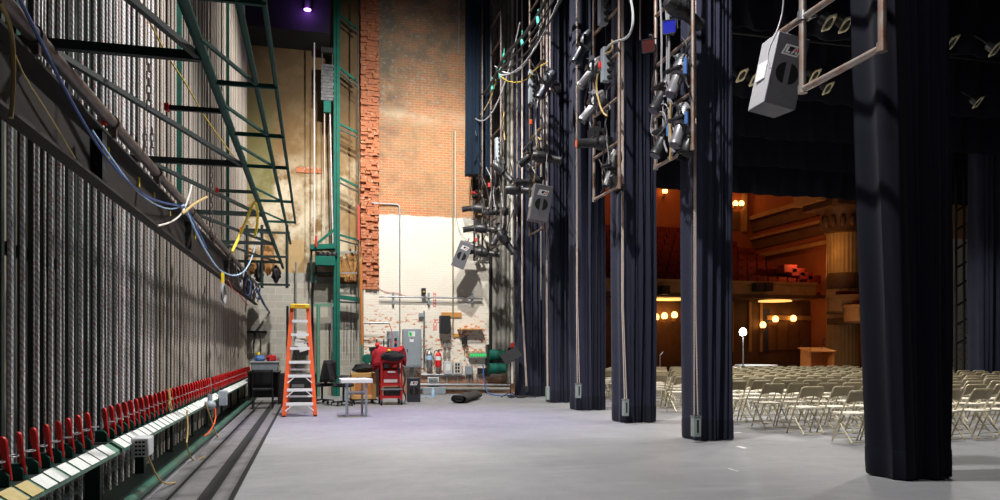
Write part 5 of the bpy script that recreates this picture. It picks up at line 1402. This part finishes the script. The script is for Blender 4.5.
for k, (px, py, X) in enumerate(((476, 240, 4.8), (470, 236, 4.8), (489, 185, 4.9), (600, 65, 5.15), (531, 122, 5.15))):
    C = PX(px, py, X); tag(MB().box(C, (.06, .06, .12)).build('red_plug', 'markred' if k < 4 else 'orange', bevel=.01), ['red plug among the lowest cables of the farthest ladder', 'small red plug left on the farthest ladder', 'red plug on the narrow far ladder', 'red plug by the ribbed box of the third ladder', 'orange plug on the loudspeaker ladder'][k], 'plug')

# small lamps with tan gel frames under the far borders
for k, (px, py, Y) in enumerate(((739, 73, 14.0), (752, 77, 14.0), (825, 20, 11.2), (842, 22, 11.2), (812, 73, 14.0), (825, 86, 14.2), (948, 40, 11.2), (992, 46, 11.2), (975, 100, 14.2))):
    C = PY(px, py, Y)
    t = thing('border_light', f'overhead light with tan square frame, {["left of a pair beside the second nearest curtain", "right of a pair beside the second nearest curtain", "left of a pair high above the big loudspeaker", "right of a pair high above the big loudspeaker", "upper one under the rusty ladder", "lower one under the rusty ladder", "upper left one beyond the nearest curtain", "at the right edge of the view", "lowest one beyond the nearest curtain"][k]}', 'stage light', (0, 0, 0), 'overhead lights with tan frames')
    MB().lathe([(.06, .12), (.13, .1), (.15, -.1), (.14, -.12)], (0, 0, 0), 14).build('body', 'fix', t, local=True)
    mb = MB()
    s_ = .2; n_ = 20
    ins = [mb.bm.verts.new((.13 * math.cos(2 * PI * j / n_), .13 * math.sin(2 * PI * j / n_), -.13)) for j in range(n_)]
    def sq(a_):
        c_, d_ = math.cos(a_), math.sin(a_); m_ = max(abs(c_), abs(d_)); return (s_ * c_ / m_, s_ * d_ / m_, -.13)
    outs = [mb.bm.verts.new(sq(2 * PI * j / n_)) for j in range(n_)]
    for j in range(n_): mb._face([ins[j], ins[(j + 1) % n_], outs[(j + 1) % n_], outs[j]])
    mb.build('gel_frame', 'tanframe', t, local=True, solid=.012)
    MB().tube((0, 0, .1), (0, 0, .5), .02).build('stem', 'blacksteel', t, local=True)
    t.location = C; t.rotation_euler = (R(-42), R(-22), R(16)); t.scale = (.72,) * 3
for k, (Y, z) in enumerate(((11.3, 8.3), (14.1, 8.2))):
    tag(MB().tube((6.9, Y + .35, z - .1), (25, Y + .35, z - .1), .03, 8).build('batten_pipe', 'blacksteel'), ['black batten pipe carrying the nearest overhead lights', 'black batten pipe carrying the second row of overhead lights'][k], 'pipe')

# ================================================================== FOLDING CHAIRS
def chair_parts(mb_of):
    # frame side / legs / seat / back, facing +Y, origin on the floor
    for s_ in (-1, 1):
        mb_of('leg').path([(s_ * .215, .21, 0), (s_ * .212, .02, .40), (s_ * .20, -.15, .70), (s_ * .195, -.185, .765)], .0125, 6)
        mb_of('leg').path([(s_ * .19, -.23, .012), (s_ * .19, .0, .24), (s_ * .19, .17, .42)], .0115, 6)
    mb_of('top_rail').path([(-.195, -.185, .765), (-.17, -.197, .785), (.17, -.197, .785), (.195, -.185, .765)], .0125, 6)
    mb_of('crossbar').path([(-.19, -.225, .03), (.19, -.225, .03)], .009, 6); mb_of('crossbar').path([(-.21, .19, .05), (.21, .19, .05)], .008, 6)
    mb = mb_of('seat')
    poly = [(-.19, -.17), (.19, -.17), (.205, -.05), (.205, .20), (.19, .235), (-.19, .235), (-.205, .20), (-.205, -.05)]
    mb.prism(poly, 'z', .425, .45)
    mb = mb_of('backrest')
    def bk(i, j):
        u = i / 8 - .5; v = j / 4
        z = .595 + .175 * v + (.05 * (2 * abs(u)) ** 2.2 * (1 if v < .3 else 0) * 0 - (.0 if v > .2 else -.035 * (1 - (2 * abs(u)) ** 2)))
        return V((u * .385, -.10 - .1 * (z - .60) / .18 - .035 * (1 - (2 * u) ** 2), z))
    vs = mb.grid(9, 5, bk)
    vb = mb.grid(9, 5, lambda i, j: bk(i, j) + V((0, -.012, 0)))
    def rim(lst, lst2):
        for a_, b_, c_, d_ in zip(lst, lst[1:], lst2[1:], lst2): mb._face([a_, b_, c_, d_])
    rim([q[0] for q in vs], [q[0] for q in vb]); rim([q[-1] for q in vs], [q[-1] for q in vb]); rim(vs[0], vb[0]); rim(vs[-1], vb[-1])
MATC = {'leg': 'tantube', 'top_rail': 'tantube', 'crossbar': 'tantube', 'seat': 'seat', 'backrest': 'tan'}
def proto_parts():
    t = thing('folding_chair', 'x', 'chair', (0, 0, 0), 'beige folding chairs set in rows')
    L = []
    def mb_of(nm):
        m_ = MB(); L.append((nm, m_)); return m_
    chair_parts(mb_of)
    for nm, m_ in L: m_.build(nm, MATC[nm], t, local=True)
    return t
def proto_single():
    D = {}
    order = ['tantube', 'seat', 'tan']; m_ = MB(); marks = []
    def mb_of(nm):
        marks.append((nm, len(m_.bm.faces))); return m_
    chair_parts(mb_of)
    m_.bm.faces.ensure_lookup_table(); total = len(m_.bm.faces)
    for k, (nm, st) in enumerate(marks):
        en = marks[k + 1][1] if k + 1 < len(marks) else total
        for f in range(st, en): m_.bm.faces[f].material_index = order.index(MATC[nm])
    o = m_.build('folding_chair', order, None, loc=(0, 0, 0))
    return tag(o, 'x', 'chair', 'beige folding chairs set in rows')
rows = []
Yr = 9.85; k = 0
while Yr < 23.6: rows.append(Yr); Yr += 1.12
A_ = B_ = None
rng = random.Random(99)
for r_, Yr in enumerate(rows):
    x = 7.90 + rng.uniform(-.05, .05); c_ = 0
    if Yr > 22.6: x += 1.635
    while x < min(1.09 * Yr + .1, 18.6):
        if r_ < 7:
            o = proto_parts() if A_ is None else copy_tree(A_)
            A_ = A_ or o
        else:
            if B_ is None: o = B_ = proto_single()
            else: o = B_.copy(); COL.objects.link(o)
        o.location = (x, Yr + rng.uniform(-.04, .04), 0); o.rotation_euler = (0, 0, rng.uniform(-.06, .06))
        o['label'] = f'beige folding chair, {ordn(r_ + 1)} row from the camera, {ordn(c_ + 1)} seat from the curtain end'
        x += .545 + rng.uniform(-.015, .015); c_ += 1

# --- ghost light, dais, lectern at the stage edge
p = PY(743, 332, 24.4)
t = thing('ghost_light', 'bare white ghost light glowing on a thin stand', 'lamp', (p.x, p.y, 0))
MB().lathe([(.26, 0), (.26, .03), (.05, .06)], (p.x, p.y, 0), 18).build('base', 'blacksteel', t)
MB().tube((p.x, p.y, .05), (p.x, p.y, p.z - .62), .028).build('pole', 'steel', t); MB().tube((p.x, p.y, p.z - .64), (p.x, p.y, p.z - .14), .018).build('upper_pole', 'steel', t)
MB().lathe([(.05, -.16), (.06, -.1), (.05, -.08)], p, 12).build('socket', 'blacksteel', t)
MB().sph(p, .125, 1, 1, 1.15, 14).build('bulb', 'ghost', t)
cage = MB()
for k in range(6): a_ = k * PI / 3; cage.path([p + V((.13 * math.cos(a_) * math.sin(q * PI / 6), .13 * math.sin(a_) * math.sin(q * PI / 6), .16 * -math.cos(q * PI / 6))) for q in range(1, 7)], .005, 5)
cage.bm.free()
p = PY(756, 366, 25.2)
t = thing('round_table', 'white round table top just showing beyond the chairs', 'table', (p.x, p.y, 0))
MB().lathe([(.75, .76), (.76, .78), (.75, .80)], (p.x, p.y, 0), 30).build('tabletop', 'white', t)
MB().lathe([(.3, 0), (.28, .04), (.05, .08), (.05, .76)], (p.x, p.y, 0), 16).build('pedestal', 'blacksteel', t)
a, b = PY(806, 366, 25.4), PY(831, 349, 25.4)
t = thing('lectern', 'orange-brown wooden lectern with an open back at the stage edge', 'lectern', ((a.x + b.x) / 2, 25.4, 0))
zt = b.z
MB().bx(a.x, a.x + .08, 25.2, 25.8, 0, zt + .02).build('side_panel', 'lecternwood', t); MB().bx(b.x - .08, b.x, 25.2, 25.8, 0, zt - .08).build('side_panel', 'lecternwood', t)
MB().bx(a.x, b.x, 25.75, 25.8, 0, zt).build('front_panel', 'lecternwood', t); MB().bx(a.x, b.x, 25.2, 25.8, .5, .54).build('shelf', 'lecternwood', t)
MB().prism([(25.15, zt - .12), (25.85, zt + .02), (25.85, zt + .06), (25.15, zt - .08)], 'x', a.x - .05, b.x + .05).build('top', 'lecternwood', t)
MB().path(smoothpts([(b.x - .25, 25.6, zt), (b.x - .25, 25.55, zt + .3), (b.x - .28, 25.4, zt + .42)], 1), .015, 6).build('microphone', 'blacksteel', t)
p = PY(660, 352, 25.5)
t = thing('microphone_stand', 'thin microphone stand between the curtains beyond the chairs', 'microphone stand', (p.x, 25.5, 0))
MB().tube((p.x, 25.5, 0), (p.x, 25.5, 1.15), .012).build('pole', 'steel', t); MB().lathe([(.15, 0), (.15, .02)], (p.x, 25.5, 0), 14).build('base', 'blacksteel', t); MB().tube((p.x, 25.5, 1.15), (p.x + .12, 25.5, 1.28), .02).build('microphone', 'steel', t)
# small floor marks
for k, (px, py, w, d) in enumerate(((742, 442.5, .03, .03), (737, 433, .16, .09), (742, 447.5, .07, .22), (733, 470, .02, .22), (735, 433.5, .1, .02))):
    if k in (0, 4): continue
    p = PF(px, py)
    tag(MB().bx(p.x - w / 2, p.x + w / 2, p.y - d / 2, p.y + d / 2, 0.0005, .004).build('floor_tape', 'mark'), ['', 'pale tape mark on the floor just right of the second curtain leg', 'small white tape mark on the bare floor before the chairs', 'faint long tape mark on the bare floor nearest the camera', ''][k], 'tape mark')

# ================================================================== AUDITORIUM
HY, HX = 42.0, 26.5     # back wall, right side wall
struct(MB().bx(6, 30, 28.6, HY, -1.3, -1.1), 'floor_auditorium', 'housefloor')
struct(MB().bx(6, 30, HY, HY + .4, -1.2, 15), 'wall_house_back', 'housewall')
struct(MB().bx(HX, HX + .4, 30.5, HY, -1.2, 15), 'wall_house_right', 'housewall')
struct(MB().bx(5.6, 6, 24, HY, -1.2, 15), 'wall_house_left', 'housewall')
struct(MB().bx(5.6, 30, 24, HY, 14.5, 15), 'ceiling_house', 'housewall')
# cornice bands along the right side wall
n_ = 1
for z0, z1, d, m_ in ((9.3, 9.55, .35, 'housetrim'), (8.6, 9.2, .16, 'housedark'), (8.1, 8.25, .25, 'housetrim'), (7.5, 8.0, .12, 'housedark'), (6.9, 7.1, .3, 'housetrim')):
    struct(MB().bx(HX - d, HX, 30.8, HY, z0, z1), f'trim_{n_ + 3}', m_); n_ += 1
# door recess with pilaster high in the back wall by the sconces
p0 = PY(729, 230, HY); p1 = PY(739, 212, HY)
struct(MB().bx(p0.x, p1.x, HY - .08, HY, p0.z, p1.z), 'door_1', 'housedark')
p0 = PY(741, 232, HY); p1 = PY(744.5, 180, HY)
struct(MB().bx(p0.x, p1.x, HY - .3, HY, p0.z, p1.z), 'trim_20', 'housetrim')
# balcony: stepped rows with seats
zf, Yf = 4.9, 34.0
t = thing('balcony', 'gilded balcony front with the raked red seating above it', 'balcony', (16, Yf, 3.6))
MB().bx(6.1, 25.0, Yf - .12, Yf + .2, 4.0, 4.66).build('front_panel', 'housetrim', t)
MB().bx(6.1, 25.0, Yf - .22, Yf - .1, 4.62, 4.76).build('top_moulding', 'housetrim', t); MB().bx(6.1, 25.0, Yf - .2, Yf - .1, 3.92, 4.1).build('lower_moulding', 'housedark', t)
for k in range(16):
    x = 7.2 + k * 1.15
    mb = MB(); mb.bx(x - .28, x + .28, Yf - .15, Yf - .11, 4.46, 4.53); mb.bx(x - .06, x + .06, Yf - .15, Yf - .11, 4.22, 4.5)
    if k % 2: mb.build('ornament', 'column', t)
    else: MB().bx(x - .12, x + .12, Yf - .15, Yf - .11, 4.22, 4.5).build('ornament', 'column', t); mb.bm.free()
MB().bx(6.1, 25.6, Yf, HY - .05, 3.98, 4.15).build('underside', 'housedark', t)
for k in range(8):
    y = Yf + .3 + k * .95; z = 4.3 + k * .5
    MB().bx(6.1, 25.6 - .2 * k, y, min(y + .96, HY - .05), 4.15, z).build('step', 'houseseat', t)
k = 0
bal = []
for r_ in range(8):
    y = Yf + .35 + r_ * .95; z = 4.3 + r_ * .5
    x = 13.8
    mb = MB()
    while x < 25.2 - .2 * r_:
        mb.box((x, y + .5, z + .52), (.5, .12, .56)); mb.box((x, y + .25, z + .36), (.48, .42, .12)); x += .58
    o = mb.build('balcony_seats', 'houseseat'); bal.append(o)
    tag(o, f'{ordn(r_ + 1)} row of dark red balcony seats above the gilded front', 'seats', 'rows of balcony seats', 'stuff')
# stepped orchestra rows on the left
for r_ in range(6):
    y = 31.5 + r_ * 1.5; x = 12; mb = MB()
    while x < 22.4:
        mb.box((x, y + .3, -.35 + r_ * .12), (.52, .14, .75)); mb.box((x, y, -.55 + r_ * .12), (.5, .45, .12)); x += .6
    tag(mb.build('stall_seats', 'houseseat'), f'{ordn(r_ + 1)} row of dark red seats on the auditorium floor', 'seats', 'rows of stall seats', 'stuff')
# under-balcony back wall with doors
YB = 36.4
struct(MB().bx(6, 26.5, YB, YB + .3, -1.2, 3.97), 'wall_under_balcony', 'housedark')
p0 = PY(769, 352, YB); p1 = PY(759.5, 309, YB)
struct(MB().bx(p1.x, p0.x, YB - .05, YB, p0.z, p1.z), 'door_2', 'doorblue')
for k, (xa, xb) in enumerate(((768, 775), (777, 787), (788, 798), (800, 810))):
    a, b = PY(xa, 350, YB), PY(xb, 322, YB)
    struct(MB().bx(a.x, b.x, YB - .06, YB, a.z, b.z), f'door_{k + 3}', 'housedoor')
a, b = PY(766, 320, YB), PY(814, 316, YB); struct(MB().bx(a.x, b.x, YB - .15, YB, a.z, b.z), 'trim_21', 'housetrim')
for k, px in enumerate((730, 748, 759)):
    a = PY(px, 352, YB); b = PY(px + 2.5, 305, YB); struct(MB().bx(a.x, b.x, YB - .12, YB, a.z, 3.9), f'trim_{22 + k}', 'housetrim')
# sconces and ceiling lamp (things)
SC = [(763, 325, YB - .3, 'low wall sconce under the balcony, leftmost of three'), (775.5, 319.2, YB - .3, 'wall sconce under the balcony, middle of three'), (793.5, 318.5, YB - .3, 'wall sconce under the balcony, right of three'),
      (735.5, 203.5, HY - .3, 'high wall sconce left of the tall trim'), (741.5, 203.5, HY - .5, 'high wall sconce on the tall trim'), (665, 191, HY - .3, 'high wall sconce seen between two curtain legs'),
      (656, 317, YB - .3, 'low sconce seen between curtain legs, left of three'), (664.5, 316, YB - .3, 'low sconce seen between curtain legs, middle of three'), (674.5, 315, YB - .3, 'low sconce seen between curtain legs, right of three')]
for px, py, Y, lab in SC:
    p = PY(px, py, Y)
    t = thing('wall_sconce', lab, 'wall lamp', p, 'lit sconces of the auditorium')
    MB().sph(p, .17, 1, .8, 1.1, 12).build('globe', 'sconce', t)
    MB().lathe([(.05, -.34), (.10, -.2), (.12, -.15)], p, 10).build('cup', 'housetrim', t); MB().bar(p + V((0, .0, -.28)), p + V((0, .3, -.28)), .05, .06).build('arm', 'housetrim', t)
for k, (px, py, w, lab) in enumerate(((775, 299.5, .85, 'lit oval ceiling fitting under the balcony edge'), (657, 305, .7, 'lit strip fitting under the balcony between curtain legs, left'), (672, 302, .9, 'lit strip fitting under the balcony between curtain legs, right'))):
    p = PY(px, py, 35.2)
    t = thing('ceiling_fitting', lab, 'ceiling lamp', (p.x, p.y, 3.85))
    mb = MB(); mb.lathe([(w, 0), (w * .95, .06), (w * .6, .12)], (p.x, p.y, 3.85), 24); mb.build('bowl', 'fitting', t); MB().lathe([(w * 1.08, .06), (w * 1.08, .1)], (p.x, p.y, 3.85), 24).build('rim', 'housetrim', t)
# projectors on the balcony rail
for k, (px, py) in enumerate(((758, 287), (767, 287), (664, 290))):
    p = PY(px, py, Yf - .5); t = thing('balcony_projector', ['square black lamp on the balcony front, left of two', 'square black lamp on the balcony front, right of two', 'dark lamp cluster on the balcony front between curtains'][k], 'projector', p)
    MB().box(p, (.42, .5, .42)).build('body', 'black', t, bevel=.03); MB().lathe([(.12, -.27), (.13, -.24)], p, 12, Matrix.Rotation(-PI / 2, 3, 'X')).build('lens', 'gelred', t); MB().bx(p.x - .03, p.x + .03, p.y, Yf - .1, p.z - .03, p.z + .03).build('arm', 'blacksteel', t)
# column with capital, boxes
C0 = PY(843, 348, 31.6); cx_, cy_ = C0.x, 31.6; rr = .75
t = thing('fluted_column', 'tall fluted column with an ornate dark capital beside the boxes', 'column', (cx_, cy_, -1.1))
NF = 72
mb = MB(); zs_ = [-1.1, 1.5, 4.6, 7.0]
mb.grid(NF, 4, lambda i, j: V((cx_ + rr * (1 - .045 * (i % 3 == 0)) * math.cos(2 * PI * i / NF), cy_ + rr * (1 - .045 * (i % 3 == 0)) * math.sin(2 * PI * i / NF), zs_[j])), True); mb.build('shaft', 'column', t)
mb = MB(); mb.lathe([(rr * 1.02, 4.25), (rr * 1.05, 4.3), (rr * 1.05, 4.95), (rr * 1.02, 5.0)], (cx_, cy_, 0), 36); mb.build('band', 'housedark', t)
mb = MB(); mb.lathe([(rr * 1.0, 6.9), (rr * 1.12, 6.95), (rr * 1.05, 7.1), (rr * 1.2, 7.7), (rr * 1.5, 8.0), (rr * 1.65, 8.1)], (cx_, cy_, 0), 30); mb.bx(cx_ - 1.3, cx_ + 1.3, cy_ - 1.3, cy_ + 1.3, 8.1, 8.4); mb.build('capital', 'housedark', t)
for k in range(14):
    a_ = k * 2 * PI / 14
    MB().sph((cx_ + rr * 1.25 * math.cos(a_), cy_ + rr * 1.25 * math.sin(a_), 7.45), .16, .8, .8, 1.8, 8).build('leaf_ornament', 'housedark', t)
struct(MB().bx(cx_ - 1.6, HX + .4, cy_ - .5, cy_ + 1.6, 8.4, 9.0), 'trim_30', 'housetrim')
struct(MB().bx(cx_ - 1.5, HX + .4, cy_ - .4, cy_ + 1.6, 9.0, 14.5), 'trim_31', 'housedark')
for k, (px, Y, z0, z1, r, lab) in enumerate(((845, 30.1, 2.98, 3.8, .95, 'curved terracotta theatre box front left of the column'), (862, 29.0, 2.5, 3.3, .95, 'lower curved terracotta theatre box front before the column'))):
    C = PY(px, 348, Y); mb = MB()
    t = thing('theatre_box', lab, 'theatre box', (C.x, Y, z0))
    NA = 20
    prof = [(r * .86, z0), (r, z0 + .12), (r, z1 - .15), (r * 1.05, z1 - .1), (r * 1.05, z1), (r * .9, z1)]
    mb.grid(NA, len(prof), lambda i, j: V((C.x + prof[j][0] * math.cos(PI + PI * i / (NA - 1)), Y + prof[j][0] * math.sin(PI + PI * i / (NA - 1)), prof[j][1]))); mb.build('front_panel', 'housetrim', t, solid=.06)
    MB().prism([(C.x + r * math.cos(PI + PI * i / 16), Y + r * math.sin(PI + PI * i / 16)) for i in range(17)], 'z', z0, z0 + .1).build('box_floor', 'housedark', t)
    MB().bx(C.x - .3, C.x + .3, Y - .1, 31.0, z0 + .02, z0 + .3).build('box_support', 'housedark', t)
    for j in range(3): 
        a_ = PI + PI * (.25 + .22 * j); MB().box((C.x + r * 1.02 * math.cos(a_), Y + r * 1.02 * math.sin(a_), (z0 + z1) / 2), (.08, .08, .5)).build('ornament', 'column', t)
    tag(MB().bx(C.x - r * .6, C.x + r * .6, Y - .35, Y - .05, z0 + .1, z1 + .22).build('box_chairs', 'houseseat', bevel=.05), ['dark red seating in the box left of the column', 'dark red seating in the lower box before the column'][k], 'seats')
# red plush steps beside the column
for k in range(4):
    p = PY(787 + k * 8, 268 + k * 3.6, 34.8); tag(MB().bx(p.x - .25, p.x + .55, 34.7, 35.3, p.z - .25, p.z + .18).build('stair_tread', 'houseseat', bevel=.04), f'brightly lit red balcony step beside the column, {ordn(k + 1)} down from the top', 'step', 'lit balcony steps')

# ================================================================== LIGHT
def lamp(kind, name, loc, power, col=(1, 1, 1), target=None, size=.15, angle=90, blend=.4):
    L = bpy.data.lights.new(name, kind); L.energy = power; L.color = col
    if kind == 'SPOT': L.spot_size = R(angle); L.spot_blend = blend; L.shadow_soft_size = size
    elif kind == 'POINT': L.shadow_soft_size = size
    elif kind == 'AREA': L.size = size
    o = bpy.data.objects.new(name, L); COL.objects.link(o); o.location = loc
    if target is not None: o.rotation_euler = (V(target) - V(loc)).to_track_quat('-Z', 'Y').to_euler()
    return o
WH = (1, .96, .90)
lamp('SPOT', 'work_light_wall', (1.3, 15.6, 13.0), 7000, WH, (3.0, 19.8, 0.5), .12, 100, .6)
lamp('SPOT', 'wall_fill', (2.6, 16.5, 9.0), 2000, WH, (2.6, 23.4, 5.8), .1, 100, .7)  # unseen spot added to brighten the back wall
lamp('SPOT', 'work_light_wing', (1.2, 7.8, 12.0), 6000, (1, .97, .95), (3.2, 8.8, 0), .15, 98, .5)
lamp('SPOT', 'rail_fill', (4.8, 9.5, 8.0), 2300, (1, .97, .95), (-2, 9.5, 1.6), .2, 82, .8)  # unseen spot added to lift the dim rope wall
lamp('SPOT', 'front_fill', (-.3, .5, 9.5), 900, (1, .97, .95), (6, 8.5, 3), .3, 60, .9)  # weak unseen spot added for the curtain fronts and folds
lamp('POINT', 'border_fill', (9.5, 12.6, 5.6), 45, (1, .9, .75), size=.2)  # unseen point added to bring up the tan frames and borders
for k, (x, y) in enumerate(((10.5, 10.6), (10.5, 13.5), (11.0, 16.4), (15.5, 16.4), (13.0, 19.2), (17.0, 23.6))):
    lamp('SPOT', f'stage_fill_{k}', (x, y, 6.6), 740, WH, (x, y + .3, 0), .15, 125, .5)  # unseen spots added below the borders to brighten the chairs
lamp('SPOT', 'purple_stage_beam', (2.0, 17.0, 10.0), 3000, (.36, .22, 1), (2.2, 15.0, 0), .2, 50, 1.0)
lamp('POINT', 'purple_glow', tuple(PY(307.5, 9, 21.8)), 16, (.45, .15, 1), size=.1)
for k, (px, py, Y, lab) in enumerate(SC):
    p = PY(px, py, Y); lamp('POINT', f'sconce_light_{k}', (p.x, p.y - .4, p.z + .1), 3, (1, .5, .16), size=.15)
lamp('POINT', 'house_light', (19, 36.5, 12.5), 330, (1, .48, .16), size=.4)
lamp('POINT', 'box_fill', (23.2, 30.6, 6.0), 30, (1, .48, .15), size=.3)  # unseen warm point added beside the column
lamp('POINT', 'box_fill_low', (21.6, 27.6, 2.9), 26, (1, .5, .18), size=.2)  # unseen warm point added for the boxes and lower column
lamp('POINT', 'step_fill', tuple(PY(800, 262, 34.2)), 60, (1, .42, .12), size=.1)  # unseen warm point added to brighten the red steps
p = PY(743, 332, 24.4); lamp('POINT', 'ghost_lamp_light', (p.x, p.y - .22, p.z), 90, (.95, .95, 1), size=.1)
w = bpy.data.worlds.new('world'); sc.world = w; w.use_nodes = True
bg = w.node_tree.nodes['Background']; bg.inputs[0].default_value = (.55, .6, .75, 1); bg.inputs[1].default_value = .012
# ================================================================== CAMERA
cd = bpy.data.cameras.new('camera'); cd.sensor_width = 36; cd.lens = 36 * FPX / 1000
cd.shift_y = (HZ - 250) / 1000.0; cd.clip_start = .1; cd.clip_end = 200
co = bpy.data.objects.new('camera', cd); COL.objects.link(co)
co.location = (0, 0, EYE); co.rotation_euler = (PI / 2, 0, -TH)
sc.camera = co
vs_ = sc.view_settings
vs_.view_transform = 'Standard'; vs_.look = 'None'; vs_.gamma = 1; vs_.exposure = 0; vs_.use_curve_mapping = False
sc.cycles.max_bounces = 8; sc.cycles.diffuse_bounces = 4
